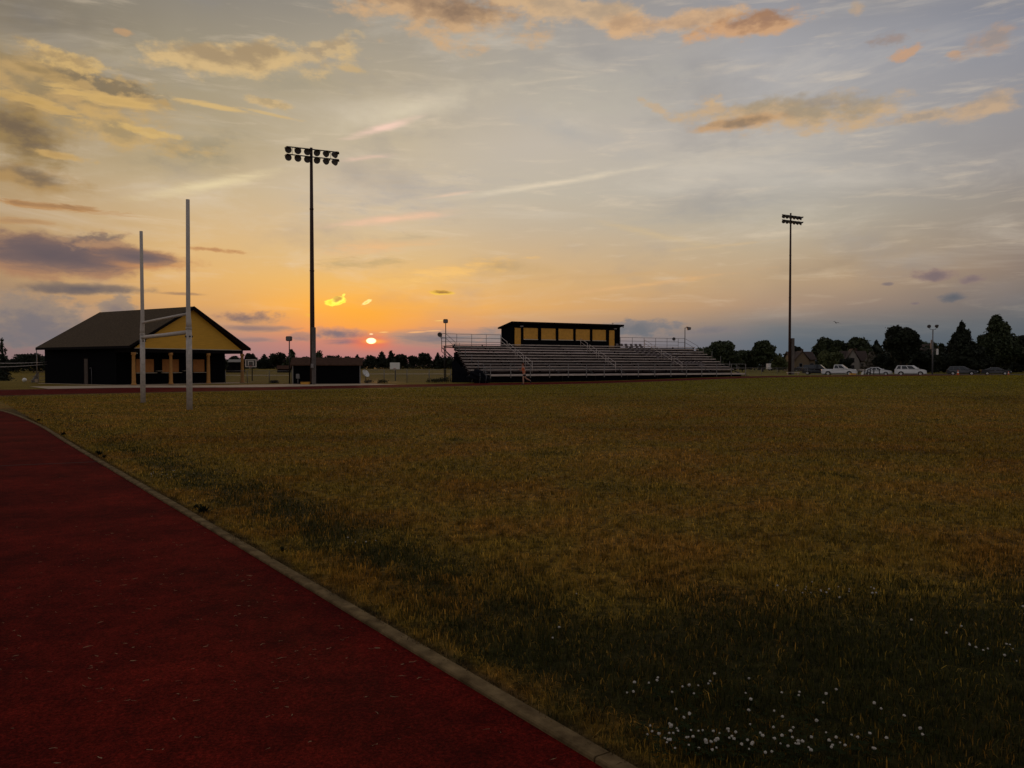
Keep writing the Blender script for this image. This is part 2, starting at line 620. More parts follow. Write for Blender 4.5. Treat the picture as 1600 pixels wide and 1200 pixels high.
CLOUDS = [
    # broad dull veils
    (300, 238, 200, 52, 6, (152, 140, 114), (178, 160, 126), .8, 'A', .8, .9, .5),
    (470, 130, 190, 36, 4, (156, 146, 124), (170, 156, 128), .55, 'A', 1.2, 1.0, .3),
    (60, 30, 260, 50, 0, (110, 106, 102), (124, 116, 106), .6, 'A', 1.0, 1.1, .2),
    (330, 288, 160, 12, 15, (232, 212, 168), (226, 206, 164), .85, 'B', .9, .9, 0),
    (660, 305, 220, 48, 6, (178, 170, 162), (190, 180, 166), .55, 'B', 2.0, 1.0, .2),
    (640, 172, 190, 30, 12, (228, 214, 186), (220, 206, 180), .7, 'A', 1.2, 1.1, 0),
    (1160, 238, 280, 24, 3, (202, 190, 172), (196, 186, 170), .5, 'B', 1.8, 1.1, 0),
    (960, 150, 180, 60, 0, (190, 182, 166), (186, 180, 164), .4, 'A', 1.6, 1.2, 0),
    (1150, 320, 260, 26, 5, (166, 162, 156), (172, 166, 156), .5, 'B', 1.8, 1.1, 0),
    (900, 210, 150, 26, -20, (168, 166, 164), (176, 172, 166), .5, 'A', 1.8, 1.0, 0),
    # left, golden and brown masses
    (110, 175, 240, 75, -5, (142, 124, 96), (172, 146, 106), .6, 'A', 1.3, .9, .3),
    (60, 128, 190, 50, -4, (154, 132, 96), (196, 160, 104), .7, 'A', 2.2, .6, .1),
    (190, 205, 150, 26, -8, (166, 142, 100), (202, 166, 106), .7, 'A', 2.4, .6, .1),
    (20, 208, 110, 46, -14, (112, 95, 76), (150, 124, 82), .92, 'A', 1.7, .6, .4),
    (165, 135, 130, 20, -6, (130, 114, 90), (184, 152, 102), .85, 'C', 1.5, .5, .5),
    (60, 112, 60, 8, -6, (140, 120, 88), (170, 142, 96), .7, 'B', 1.8, .6, .3),
    (40, 278, 110, 20, -4, (124, 104, 82), (172, 138, 90), .9, 'A', 1.6, .6, .5),
    (75, 322, 120, 6, -1, (146, 108, 76), (186, 136, 84), .85, 'B', 1.6, .5, .3),
    (30, 345, 60, 6, 0, (168, 124, 84), (186, 140, 90), .6, 'B', 1.8, .6, .1),
    (165, 155, 125, 9, -5, (204, 168, 106), (216, 178, 112), .85, 'B', 1.8, .6, 0),
    (70, 164, 80, 9, -12, (196, 160, 98), (208, 170, 106), .8, 'B', 2.0, .6, 0),
    (95, 243, 60, 6, -6, (196, 158, 98), (204, 166, 104), .75, 'C', 1.8, .6, 0),
    (15, 150, 40, 6, -4, (190, 154, 96), (198, 162, 102), .7, 'C', 1.8, .6, 0),
    (225, 205, 60, 7, -4, (206, 170, 106), (214, 178, 112), .8, 'C', 1.6, .5, 0),
    (110, 96, 80, 14, -8, (176, 148, 104), (210, 176, 116), .8, 'C', 1.9, .5, .1),
    (370, 92, 170, 27, 5, (168, 144, 110), (214, 182, 130), .92, 'A', 2.2, .5, .3),
    (510, 76, 70, 17, 20, (176, 152, 118), (208, 178, 130), .75, 'C', 1.7, .6, .2),
    (545, 108, 40, 6, -4, (204, 172, 122), (200, 170, 122), .7, 'C', 2.4, .7, 0),
    (330, 165, 80, 5, -5, (216, 182, 120), (212, 178, 120), .85, 'B', 1.6, .6, 0),
    (420, 160, 45, 9, -8, (184, 158, 116), (210, 178, 126), .75, 'C', 1.6, .5, .1),
    (420, 178, 60, 3, -7, (212, 180, 122), (208, 176, 122), .7, 'B', 1.6, .6, 0),
    (193, 50, 18, 5, 0, (196, 156, 112), (186, 150, 112), .8, 'C', 2.2, .6, .2),
    # top middle and right
    (690, 20, 175, 42, -3, (158, 128, 102), (206, 168, 126), .92, 'A', 2.6, .6, .9),
    (715, 18, 95, 22, -4, (138, 114, 94), (164, 134, 106), .75, 'C', 1.8, .7, .6),
    (900, 16, 130, 24, -8, (182, 156, 126), (210, 176, 136), .8, 'A', 2.2, .5, .3),
    (1050, 36, 125, 19, 0, (184, 150, 118), (212, 172, 130), .85, 'A', 2.2, .5, .3),
    (1165, 42, 115, 17, 4, (158, 120, 94), (206, 160, 118), .92, 'A', 2.4, .55, .8),
    (1200, 40, 70, 12, 4, (168, 130, 102), (200, 158, 120), .7, 'C', 2.4, .6, .4),
    (1418, 85, 30, 12, 14, (206, 156, 114), (194, 154, 122), .85, 'C', 2.4, .6, .4),
    (1395, 60, 40, 10, 0, (158, 132, 118), (150, 132, 122), .6, 'C', 2.4, .7, .2),
    (1490, 84, 14, 5, 0, (196, 156, 122), (186, 152, 124), .75, 'C', 2.2, .6, .2),
    (1340, 14, 14, 12, -40, (190, 160, 130), (180, 156, 130), .65, 'C', 2.4, .7, .2),
    (1550, 62, 70, 18, 10, (154, 138, 128), (178, 148, 126), .65, 'C', 1.8, .7, .2),
    (1250, 176, 200, 26, -3, (164, 146, 120), (200, 168, 128), .92, 'A', 2.2, .6, .8),
    (1290, 160, 120, 16, -6, (150, 138, 124), (164, 148, 126), .7, 'C', 1.8, .8, .4),
    (1160, 192, 90, 11, 4, (146, 122, 98), (194, 156, 116), .92, 'A', 1.6, .5, .7),
    (1112, 165, 22, 20, -30, (206, 172, 128), (196, 166, 130), .75, 'C', 2.4, .7, .2),
    (1030, 172, 40, 8, -30, (204, 172, 132), (196, 168, 134), .65, 'C', 2.6, .7, .2),
    (1540, 168, 80, 20, 8, (168, 148, 128), (200, 168, 132), .8, 'A', 2.2, .6, .3),
    (1440, 182, 70, 10, 2, (168, 148, 126), (194, 164, 128), .7, 'C', 1.6, .6, .3),
    # pink and pale streaks
    (598, 200, 80, 8, 17, (246, 208, 188), (236, 202, 182), .95, 'B', 1.0, .9, 0),
    (570, 247, 55, 5, 9, (236, 196, 174), (226, 192, 172), .75, 'B', 1.4, 1.0, 0),
    (610, 343, 130, 10, 8, (240, 196, 162), (230, 190, 158), .95, 'B', 1.2, .9, 0),
    (700, 305, 60, 4, 8, (232, 200, 172), (224, 196, 170), .7, 'B', 1.4, .9, 0),
    (590, 385, 110, 15, 6, (240, 188, 134), (232, 184, 134), .75, 'B', 2.0, 1.0, 0),
    (850, 289, 240, 7, 8, (226, 208, 182), (216, 202, 178), .85, 'B', 1.0, .9, 0),
    (690, 428, 140, 16, 10, (248, 196, 116), (240, 190, 116), .8, 'B', 2.4, .8, 0),
    (560, 412, 100, 12, 5, (190, 164, 118), (208, 172, 118), .7, 'B', 2.2, .9, .2),
    (640, 372, 80, 10, 8, (186, 170, 140), (200, 178, 142), .5, 'B', 2.0, .9, .2),
    (790, 418, 105, 18, -4, (182, 154, 114), (202, 168, 118), .75, 'A', 1.4, 1.0, .2),
    (950, 432, 170, 7, 2, (204, 168, 120), (204, 166, 120), .6, 'B', 2.0, .9, 0),
    (1000, 446, 200, 5, 6, (224, 178, 122), (218, 172, 122), .7, 'B', 1.6, .9, 0),
    (1280, 420, 200, 24, 8, (160, 140, 118), (172, 150, 122), .7, 'A', 1.4, 1.1, .2),
    (1030, 368, 150, 8, -14, (208, 184, 146), (204, 180, 142), .65, 'B', 1.6, .9, 0),
    (1120, 385, 110, 4, 4, (210, 182, 142), (206, 178, 138), .55, 'B', 1.6, .9, 0),
    # left low clouds
    (80, 400, 165, 34, -4, (104, 91, 93), (170, 128, 98), .97, 'A', 1.15, .35, .45),
    (220, 404, 95, 19, -4, (112, 96, 95), (196, 140, 94), .95, 'A', 1.3, .4, .5),
    (85, 400, 150, 24, -3, (102, 90, 93), (116, 98, 96), .9, 'B', .8, .5, .2),
    (215, 402, 70, 11, -4, (108, 94, 95), (126, 104, 98), .85, 'B', .9, .5, .2),
    (150, 374, 60, 13, 8, (118, 100, 96), (172, 134, 104), .8, 'C', 1.9, .5, .2),
    (330, 390, 60, 4, -2, (178, 126, 88), (200, 146, 94), .8, 'C', 2.0, .6, .2),
    (130, 451, 120, 10, 1, (100, 93, 96), (140, 119, 102), .95, 'A', 1.4, .45, -.3),
    (285, 459, 45, 3, 0, (142, 114, 96), (170, 132, 98), .7, 'B', 1.4, .6, 0),
    (50, 500, 95, 42, 0, (120, 114, 117), (150, 132, 118), .92, 'C', 1.5, .4, -.5),
    (185, 486, 38, 24, 0, (128, 117, 116), (154, 134, 118), .9, 'C', 1.5, .4, -.5),
    (120, 528, 190, 20, 0, (114, 112, 118), (122, 114, 117), .85, 'A', 1.0, .7, 0),
    (390, 497, 70, 12, -1, (128, 108, 105), (200, 150, 108), .9, 'C', 1.7, .5, .1),
    (400, 513, 76, 7, 0, (140, 118, 114), (182, 140, 114), .85, 'B', 1.3, .5, -.1),
    (390, 531, 60, 5, 0, (144, 120, 120), (172, 134, 120), .8, 'B', 1.2, .5, -.1),
    (470, 526, 22, 10, 0, (142, 118, 118), (176, 134, 116), .8, 'C', 1.6, .5, -.2),
    # band beside the sun
    (528, 521, 64, 11, 0, (126, 112, 118), (206, 146, 112), .95, 'C', 1.5, .45, -.3),
    (542, 534, 50, 7, 0, (134, 113, 120), (196, 130, 112), .9, 'B', 1.1, .5, 0),
    (690, 527, 118, 17, 0, (126, 118, 121), (186, 146, 122), .97, 'B', .7, .5, -.3),
    (850, 528, 150, 20, 0, (112, 114, 120), (140, 130, 126), .9, 'B', 1.0, .5, -.3),
    (1000, 513, 84, 15, 0, (106, 110, 117), (130, 124, 124), .9, 'C', 1.6, .45, -.4),
    (1110, 516, 60, 7, 0, (118, 114, 118), (132, 122, 122), .7, 'C', 1.6, .5, -.2),
    # right small clouds
    (1462, 431, 44, 11, -3, (120, 105, 108), (146, 124, 116), .9, 'C', 1.9, .5, -.1),
    (1515, 437, 28, 7, 12, (122, 107, 110), (140, 121, 115), .85, 'C', 1.9, .5, -.1),
    (1487, 465, 28, 7, 0, (92, 96, 104), (118, 112, 112), .9, 'C', 1.6, .5, -.2),
    (1386, 444, 12, 3, 0, (120, 109, 110), (134, 118, 114), .8, 'C', 1.4, .5, 0),
    (1430, 474, 8, 2.5, 0, (120, 109, 110), (132, 116, 114), .8, 'C', 1.4, .5, 0),
    # small glowing clouds above the sun
    (522, 472, 22, 4.5, 4, (255, 226, 70), (255, 232, 80), .95, 'C', 2.4, .3, 0, 1.3),
    (530, 467, 13, 5, 25, (214, 160, 84), (255, 236, 90), .95, 'C', 2.6, .4, .5, 1.3),
    (537, 461, 4, 2.5, 30, (255, 232, 90), (255, 236, 100), .9, 'C', 2.0, .4, 0, 1.3),
    (572, 473, 9, 3, 28, (255, 226, 110), (255, 240, 160), .9, 'C', 2.6, .5, 0, 1.2),
    (690, 457, 24, 4, -2, (150, 106, 60), (250, 200, 84), .95, 'C', 1.5, .35, .4),
    (484, 492, 12, 4, -15, (252, 190, 70), (246, 180, 80), .6, 'C', 2.0, .6, 0),
    (600, 519, 9, 1.2, 2, (255, 200, 120), (250, 180, 110), .9, 'B', 1.0, .4, 0),
    (650, 519, 18, 1.5, 3, (246, 184, 118), (236, 172, 120), .85, 'B', 1.4, .4, 0),
    (676, 517, 14, 1.2, 2, (240, 184, 124), (232, 174, 124), .8, 'B', 1.4, .4, 0),
    (688, 501, 11, 1.2, 2, (250, 206, 120), (240, 190, 110), .8, 'B', 1.2, .4, 0),
]
# glow of the sun through the air
sa, se = azel(SUN_PX, SUN_PY)


def ell(px, py, rx, ry):
    a, e = azel(px, py)
    mp_ = nd('ShaderNodeMapping', vector_type='TEXTURE')
    L(V0, mp_.inputs[0])
    mp_.inputs['Location'].default_value = (a, e, 0)
    mp_.inputs['Scale'].default_value = (rx / PPD, ry / PPD, 1)
    ln = nd('ShaderNodeVectorMath', operation='LENGTH')
    L(mp_.outputs[0], ln.inputs[0])
    return ln.outputs['Value']


nish = nd('ShaderNodeTexSky')
nish.sky_type = 'NISHITA'
nish.sun_disc = False
nish.sun_elevation = R(se)
nish.sun_rotation = R(sa)
nish.air_density = 1.2
nish.dust_density = 2.0
scl = nd('ShaderNodeVectorMath', operation='SCALE')
L(nish.outputs[0], scl.inputs[0])
scl.inputs[3].default_value = 0.004
base = mixc(1.0, base, scl.outputs[0], 'ADD')
# the ground haze under the horizon
base = mixc(sstep(el, -0.6, -0.05, 1.0, 0.0), base, (0.03, 0.026, 0.02, 1))


def background(col):
    n = nd('ShaderNodeBackground')
    L(col, n.inputs[0])
    return n.outputs[0]


def split(coord, at, lo, hi_):
    n = nd('ShaderNodeMixShader')
    L(mth('GREATER_THAN', coord, at), n.inputs[0])
    L(lo, n.inputs[1])
    L(hi_, n.inputs[2])
    return n.outputs[0]


def cell(a0, a1, e0, e1):
    """the part of the sky between these azimuths and elevations, with the clouds that reach into it"""
    va = nd('ShaderNodeVectorMath', operation='ADD')      # its own copy of the direction keeps the cells apart for the compiler
    L(V0, va.inputs[0])
    va.inputs[1].default_value = (1e-5 * (a0 + 41), 1e-5 * (e0 + 3), 0)
    col = base
    sun_here = a0 < sa + 12 and a1 > sa - 12 and e0 < se + 6
    if sun_here:
        g1 = mth('POWER', sstep(ell(580, 494, 150, 52), 0.0, 1.0, 1.0, 0.0), 1.5)
        col = mixc(mth('MULTIPLY', g1, 0.5), col, srgb((255, 172, 44)))
    for c in CLOUDS:
        ca, ce_ = azel(c[0], c[1])
        ex = 2.2 * (c[2] + c[3] * abs(math.sin(R(c[4])))) / PPD
        ey = 2.2 * (c[3] + c[2] * abs(math.sin(R(c[4])))) / PPD
        if ca + ex > a0 and ca - ex < a1 and ce_ + ey > e0 and ce_ - ey < e1:
            col = cloud(va.outputs[0], col, *c)
    if sun_here:
        g2 = mth('POWER', sstep(ell(SUN_PX, SUN_PY + 3, 62, 25), 0.0, 1.0, 1.0, 0.0), 2.0)
        col = mixc(mth('MULTIPLY', g2, 0.72), col, srgb((255, 112, 62)))
        g3 = mth('POWER', sstep(ell(SUN_PX + 5, SUN_PY + 1.5, 30, 6), 0.0, 1.0, 1.0, 0.0), 1.4)
        col = mixc(mth('MULTIPLY', g3, 0.95), col, srgb((255, 170, 78)))
        dr = mth('MULTIPLY_ADD', NZ['C'], 0.25, ell(SUN_PX, SUN_PY + .5, 8.0, 4.8))
        col = mixc(sstep(dr, 0.72, 1.08, 1.0, 0.0), col, (2.4, 1.75, 0.85, 1))
        dr2 = ell(SUN_PX, SUN_PY - 10, 3.2, 1.3)
        col = mixc(sstep(dr2, 0.5, 1.2, 1.0, 0.0), col, (1.2, 0.75, 0.4, 1))
    return background(col)


AZ = [-40, -20, -3, 14, 40]
EL = [-2, 4.5, 11, 30]
rows = []
for e0, e1 in zip(EL[:-1], EL[1:]):
    cs = [cell(a0, a1, e0, e1) for a0, a1 in zip(AZ[:-1], AZ[1:])]
    rows.append(split(az, AZ[2], split(az, AZ[1], cs[0], cs[1]), split(az, AZ[3], cs[2], cs[3])))
front = split(el, EL[1], rows[0], split(el, EL[2], rows[1], rows[2]))
plain = background(base)
inside = mth('MULTIPLY', mth('LESS_THAN', mth('ABSOLUTE', az), 40), mth('MULTIPLY', mth('GREATER_THAN', el, -2), mth('LESS_THAN', el, 30)))
mx = nd('ShaderNodeMixShader')
L(inside, mx.inputs[0])
L(plain, mx.inputs[1])
L(front, mx.inputs[2])
ow = nd('ShaderNodeOutputWorld')
L(mx.outputs[0], ow.inputs[0])
w.cycles.sampling_method = 'NONE'

sun_d = bpy.data.lights.new('sun', 'SUN')
sun_d.energy = 0.25
sun_d.angle = R(1.5)
sun_d.color = (1.0, 0.46, 0.2)
sun = bpy.data.objects.new('sun', sun_d)
C.objects.link(sun)
sd = ray(SUN_PX, SUN_PY).normalized()
sun.rotation_euler = (-sd).to_track_quat('-Z', 'Y').to_euler()

vs_ = scene.view_settings
vs_.view_transform = 'Standard'
vs_.look = 'None'
vs_.exposure = 0
vs_.gamma = 1

# ------------------------------------------------------------------ ground, track, kerb, grass
KP = Vector((0.33, 3.13))                     # a point of the near kerb line
KE = Vector((-0.59, 0.81)).normalized()       # its direction, away to the left
KN = Vector((0.81, 0.59)).normalized()        # towards the field


def catmull(pts, step=0.5):
    pts = [Vector(p) for p in pts]
    out = []
    for i in range(len(pts) - 1):
        p0, p1, p2, p3 = pts[max(0, i - 1)], pts[i], pts[i + 1], pts[min(len(pts) - 1, i + 2)]
        n = max(1, int((p2 - p1).length / step))
        for k in range(n):
            t = k / n
            out.append(0.5 * ((2 * p1) + (p2 - p0) * t + (2 * p0 - 5 * p1 + 4 * p2 - p3) * t * t + (3 * p1 - p0 - 3 * p2 + p3) * t ** 3))
    out.append(pts[-1])
    return out


def kp(t):
    return tuple(KP + KE * t)


FAR = Vector((0.88, 0.475)).normalized()
EDGE = catmull([kp(-40), kp(-20), kp(-8), kp(0), kp(8), kp(16), kp(23), (-18.2, 27.9), (-23.4, 33.0), (-26.9, 37.0), (-27.5, 39.6), (-25.8, 42.2), (-20.6, 46.6),
                (-14.2, 52.0), (-6.0, 59.0), (1.0, 64.6), (8.0, 68.9)] + [tuple(Vector((8.0, 68.9)) + FAR * t) for t in (12, 30, 60, 110, 170)], 0.6)


def wide(p):
    """the rubber spreads at the far corner of the track"""
    return 5.0 * ss(-13.5, -21.0, p.x) * ss(37.0, 41.0, p.y)


def offset(line, d):
    out = []
    for i, p in enumerate(line):
        t = (line[min(i + 1, len(line) - 1)] - line[max(i - 1, 0)]).normalized()
        out.append(p + Vector((-t.y, t.x)) * (d + wide(p) if d > 4 else d))
    return out


def strip(name, offs, m, zs, closed_side=True, i0=0, i1=None, sub=1):
    """a band that follows the track edge; offs are distances outward, zs heights over the terrain"""
    mb = MB()
    lines = [offset(EDGE, o)[i0:i1] for o in offs]
    n = len(lines[0])
    vs = [(p.x, p.y, terr(p.x, p.y) + z) for ln_, z in zip(lines, zs) for p in ln_]
    fs = [(a * n + i, a * n + i + 1, (a + 1) * n + i + 1, (a + 1) * n + i) for a in range(len(offs) - 1) for i in range(n - 1)]
    mb.add(vs, fs)
    return mb.build(name, m)


# --- turf: one node group colours the ground and every blade that stands on it
tg = bpy.data.node_groups.new('turf_colour', 'ShaderNodeTree')
tg.interface.new_socket('Position', in_out='INPUT', socket_type='NodeSocketVector')
tg.interface.new_socket('Color', in_out='OUTPUT', socket_type='NodeSocketColor')
tg.interface.new_socket('Green', in_out='OUTPUT', socket_type='NodeSocketFloat')
gi, go = tg.nodes.new('NodeGroupInput'), tg.nodes.new('NodeGroupOutput')


def tm(op, *ins):
    n = tg.nodes.new('ShaderNodeMath')
    n.operation = op
    for k, v in enumerate(ins):
        if isinstance(v, bpy.types.NodeSocket):
            tg.links.new(v, n.inputs[k])
        else:
            n.inputs[k].default_value = v
    return n.outputs[0]


def tnoise(scale, detail=5, rough=0.6, stretch=(1, 1, 1), rot=0.0):
    mp_ = tg.nodes.new('ShaderNodeMapping')
    mp_.inputs['Scale'].default_value = stretch
    mp_.inputs['Rotation'].default_value = (0, 0, rot)
    tg.links.new(gi.outputs[0], mp_.inputs[0])
    n = tg.nodes.new('ShaderNodeTexNoise')
    n.inputs['Scale'].default_value = scale
    n.inputs['Detail'].default_value = detail
    n.inputs['Roughness'].default_value = rough
    tg.links.new(mp_.outputs[0], n.inputs['Vector'])
    return n.outputs['Fac']


def tstep(x, a, b_, lo=0.0, hi_=1.0):
    n = tg.nodes.new('ShaderNodeMapRange')
    n.interpolation_type = 'SMOOTHSTEP'
    tg.links.new(x, n.inputs[0])
    for k, v in enumerate((a, b_, lo, hi_)):
        n.inputs[k + 1].default_value = v
    return n.outputs[0]


def tmix(f, a, b_):
    n = tg.nodes.new('ShaderNodeMix')
    n.data_type = 'RGBA'
    tg.links.new(f, n.inputs[0])
    for k, v in ((6, a), (7, b_)):
        if isinstance(v, bpy.types.NodeSocket):
            tg.links.new(v, n.inputs[k])
        else:
            n.inputs[k].default_value = v
    return n.outputs[2]


STRAW = (0.400, 0.212, 0.042, 1)
STRAW2 = (0.250, 0.118, 0.017, 1)
OLIVE = (0.265, 0.185, 0.028, 1)
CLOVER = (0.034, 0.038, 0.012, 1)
FARGREEN = (0.240, 0.200, 0.020, 1)
tsx = tg.nodes.new('ShaderNodeSeparateXYZ')
tg.links.new(gi.outputs[0], tsx.inputs[0])
X_, Y_ = tsx.outputs[0], tsx.outputs[1]
big = tnoise(0.10, 4)
mid = tnoise(0.55, 5)
fine = tnoise(2.6, 5, 0.65)
# distance from the near kerb, wandering
dk = tm('ADD', tm('MULTIPLY', tm('SUBTRACT', X_, KP.x), KN.x), tm('MULTIPLY', tm('SUBTRACT', Y_, KP.y), KN.y))
dkw = tm('ADD', dk, tm('MULTIPLY', tm('SUBTRACT', mid, 0.5), 1.3))
along = tm('ADD', tm('MULTIPLY', tm('SUBTRACT', X_, KP.x), KE.x), tm('MULTIPLY', tm('SUBTRACT', Y_, KP.y), KE.y))
band = tm('MULTIPLY', tstep(dkw, 0.2, 0.75), tstep(dkw, 0.95, 1.9, 0.9, 0.0))
band = tm('MULTIPLY', tm('MULTIPLY', band, tstep(along, 20.0, 7.0, 0.35, 1.0)), tstep(tnoise(1.5, 4), 0.36, 0.58, 0.45, 1.0))
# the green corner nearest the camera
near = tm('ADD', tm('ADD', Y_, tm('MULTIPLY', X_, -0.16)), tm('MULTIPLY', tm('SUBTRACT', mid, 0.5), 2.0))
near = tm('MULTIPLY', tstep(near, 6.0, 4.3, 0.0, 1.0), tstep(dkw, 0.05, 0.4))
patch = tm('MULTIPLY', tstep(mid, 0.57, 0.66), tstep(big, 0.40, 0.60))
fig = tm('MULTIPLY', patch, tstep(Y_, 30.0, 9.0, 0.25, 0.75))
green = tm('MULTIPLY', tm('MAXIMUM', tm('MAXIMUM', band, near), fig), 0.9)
col = tmix(tstep(big, 0.35, 0.65), STRAW2, STRAW)
col = tmix(tm('MULTIPLY', tstep(mid, 0.36, 0.60), 0.75), col, OLIVE)
farg = tm('MULTIPLY', tstep(Y_, 24.0, 58.0), tstep(tm('ADD', X_, tm('MULTIPLY', tm('SUBTRACT', big, 0.5), 30.0)), -30.0, 16.0, 0.5, 1.0))
col = tmix(tm('MULTIPLY', farg, 0.9), col, FARGREEN)
col = tmix(tm('MULTIPLY', tstep(fine, 0.52, 0.70), 0.30), col, STRAW2)
streak = tnoise(0.30, 4, 0.6, (0.35, 1.3, 1))
col = tmix(tm('MULTIPLY', tstep(streak, 0.54, 0.66), 0.35), col, (0.06, 0.038, 0.010, 1))
# the beaten strip of dry soil beside the kerb
soil = tm('MULTIPLY', tstep(tm('ADD', dk, tm('MULTIPLY', tm('SUBTRACT', fine, 0.5), 0.22)), 0.19, 0.11, 0.0, 1.0), tstep(along, 34.0, 30.0))
col = tmix(tm('MULTIPLY', soil, 0.8), col, (0.085, 0.058, 0.03, 1))
clump = tnoise(7.0, 4, 0.6)
dk2 = tg.nodes.new('ShaderNodeMix')
dk2.data_type = 'RGBA'
dk2.blend_type = 'MULTIPLY'
dk2.inputs[0].default_value = 1.0
tg.links.new(col, dk2.inputs[6])
tg.links.new(tstep(clump, 0.36, 0.62, 0.5, 1.3), dk2.inputs[7])
col = dk2.outputs[2]
tg.links.new(col, go.inputs[0])
tg.links.new(green, go.inputs[1])


def turf_mat(name, blades):
    m = bpy.data.materials.new(name)
    m.use_nodes = True
    nt_ = m.node_tree
    b_ = nt_.nodes['Principled BSDF']
    b_.inputs['Roughness'].default_value = 0.75
    b_.inputs['Specular IOR Level'].default_value = 0.03
    geo = nt_.nodes.new('ShaderNodeNewGeometry')
    g = nt_.nodes.new('ShaderNodeGroup')
    g.node_tree = tg
    nt_.links.new(geo.outputs['Position'], g.inputs[0])
    gmix = nt_.nodes.new('ShaderNodeMix')
    gmix.data_type = 'RGBA'
    nt_.links.new(g.outputs[0], gmix.inputs[6])
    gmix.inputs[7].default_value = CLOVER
    if blades:
        # green and straw blades mingle where the patches meet
        a2 = nt_.nodes.new('ShaderNodeAttribute')
        a2.attribute_name = 'tint'
        q1 = nt_.nodes.new('ShaderNodeMath')
        q1.operation = 'MULTIPLY'
        nt_.links.new(a2.outputs['Fac'], q1.inputs[0])
        q1.inputs[1].default_value = 57.3
        q2 = nt_.nodes.new('ShaderNodeMath')
        q2.operation = 'FRACT'
        nt_.links.new(q1.outputs[0], q2.inputs[0])
        q3 = nt_.nodes.new('ShaderNodeMath')
        q3.operation = 'SUBTRACT'
        nt_.links.new(g.outputs[1], q3.inputs[0])
        nt_.links.new(q2.outputs[0], q3.inputs[1])
        q4 = nt_.nodes.new('ShaderNodeMapRange')
        nt_.links.new(q3.outputs[0], q4.inputs[0])
        q4.inputs[1].default_value = -0.08
        q4.inputs[2].default_value = 0.08
        q4.inputs[4].default_value = 0.95
        nt_.links.new(q4.outputs[0], gmix.inputs[0])
        at = nt_.nodes.new('ShaderNodeAttribute')
        at.attribute_name = 'tint'
        rp = nt_.nodes.new('ShaderNodeValToRGB')
        e = rp.color_ramp.elements
        e[0].position, e[0].color = 0.0, (0.25, 0.32, 0.32, 1)
        e[1].position, e[1].color = 1.0, (2.6, 2.6, 2.9, 1)
        q = e.new(0.5)
        q.color = (1.0, 1.0, 1.0, 1)
        q = e.new(0.85)
        q.color = (1.65, 1.6, 1.55, 1)
        nt_.links.new(at.outputs['Fac'], rp.inputs[0])
        mx_ = nt_.nodes.new('ShaderNodeMix')
        mx_.data_type = 'RGBA'
        mx_.blend_type = 'MULTIPLY'
        mx_.inputs[0].default_value = 1.0
        nt_.links.new(gmix.outputs[2], mx_.inputs[6])
        nt_.links.new(rp.outputs[0], mx_.inputs[7])
        c_ = mx_.outputs[2]
        # a blade lets some of the sky behind it through
        tr = nt_.nodes.new('ShaderNodeBsdfTranslucent')
        nt_.links.new(c_, tr.inputs[0])
        ms = nt_.nodes.new('ShaderNodeMixShader')
        ms.inputs[0].default_value = 0.35
        nt_.links.new(c_, b_.inputs['Base Color'])
        nt_.links.new(b_.outputs[0], ms.inputs[1])
        nt_.links.new(tr.outputs[0], ms.inputs[2])
        nt_.links.new(ms.outputs[0], nt_.nodes['Material Output'].inputs[0])
    else:
        nt_.links.new(g.outputs[1], gmix.inputs[0])
        no = nt_.nodes.new('ShaderNodeTexNoise')
        no.inputs['Scale'].default_value = 14
        no.inputs['Detail'].default_value = 6
        no.inputs['Roughness'].default_value = 0.7
        nt_.links.new(geo.outputs['Position'], no.inputs['Vector'])
        rp = nt_.nodes.new('ShaderNodeValToRGB')
        rp.color_ramp.elements[0].position = 0.35
        rp.color_ramp.elements[0].color = (0.3, 0.3, 0.3, 1)
        rp.color_ramp.elements[1].position = 0.68
        rp.color_ramp.elements[1].color = (0.95, 0.92, 0.9, 1)
        nt_.links.new(no.outputs['Fac'], rp.inputs[0])
        mx_ = nt_.nodes.new('ShaderNodeMix')
        mx_.data_type = 'RGBA'
        mx_.blend_type = 'MULTIPLY'
        mx_.inputs[0].default_value = 1.0
        nt_.links.new(gmix.outputs[2], mx_.inputs[6])
        nt_.links.new(rp.outputs[0], mx_.inputs[7])
        nt_.links.new(mx_.outputs[2], b_.inputs['Base Color'])
        bp = nt_.nodes.new('ShaderNodeBump')
        bp.inputs['Strength'].default_value = 0.8
        bp.inputs['Distance'].default_value = 0.04
        nt_.links.new(no.outputs['Fac'], bp.inputs['Height'])
        nt_.links.new(bp.outputs[0], b_.inputs['Normal'])
    return m


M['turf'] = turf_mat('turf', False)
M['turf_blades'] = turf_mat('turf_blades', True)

# ground: a graded sheet to the horizon
gx_ = sorted(set([-6000, -3000, -1500, -900, -600] + list(range(-400, -100, 20)) + list(range(-100, 101, 4)) + list(range(120, 401, 20)) + [600, 900, 1500, 3000, 6000]))
gy_ = sorted(set([-3000, -600, -200, -60] + list(range(-30, 201, 4)) + list(range(210, 500, 15)) + [500, 600, 800, 1200, 2000, 3500, 7000]))
mb = MB()
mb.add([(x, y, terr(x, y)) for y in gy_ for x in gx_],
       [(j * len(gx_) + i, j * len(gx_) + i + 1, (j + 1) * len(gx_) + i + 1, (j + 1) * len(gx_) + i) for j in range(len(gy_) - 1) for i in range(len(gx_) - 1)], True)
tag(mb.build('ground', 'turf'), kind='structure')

# --- the red rubber track
_m = bpy.data.materials.new('red_rubber')
_m.use_nodes = True
nt = _m.node_tree
b = nt.nodes['Principled BSDF']
b.inputs['Roughness'].default_value = 0.9
b.inputs['Specular IOR Level'].default_value = 0.02
geo = nt.nodes.new('ShaderNodeNewGeometry')


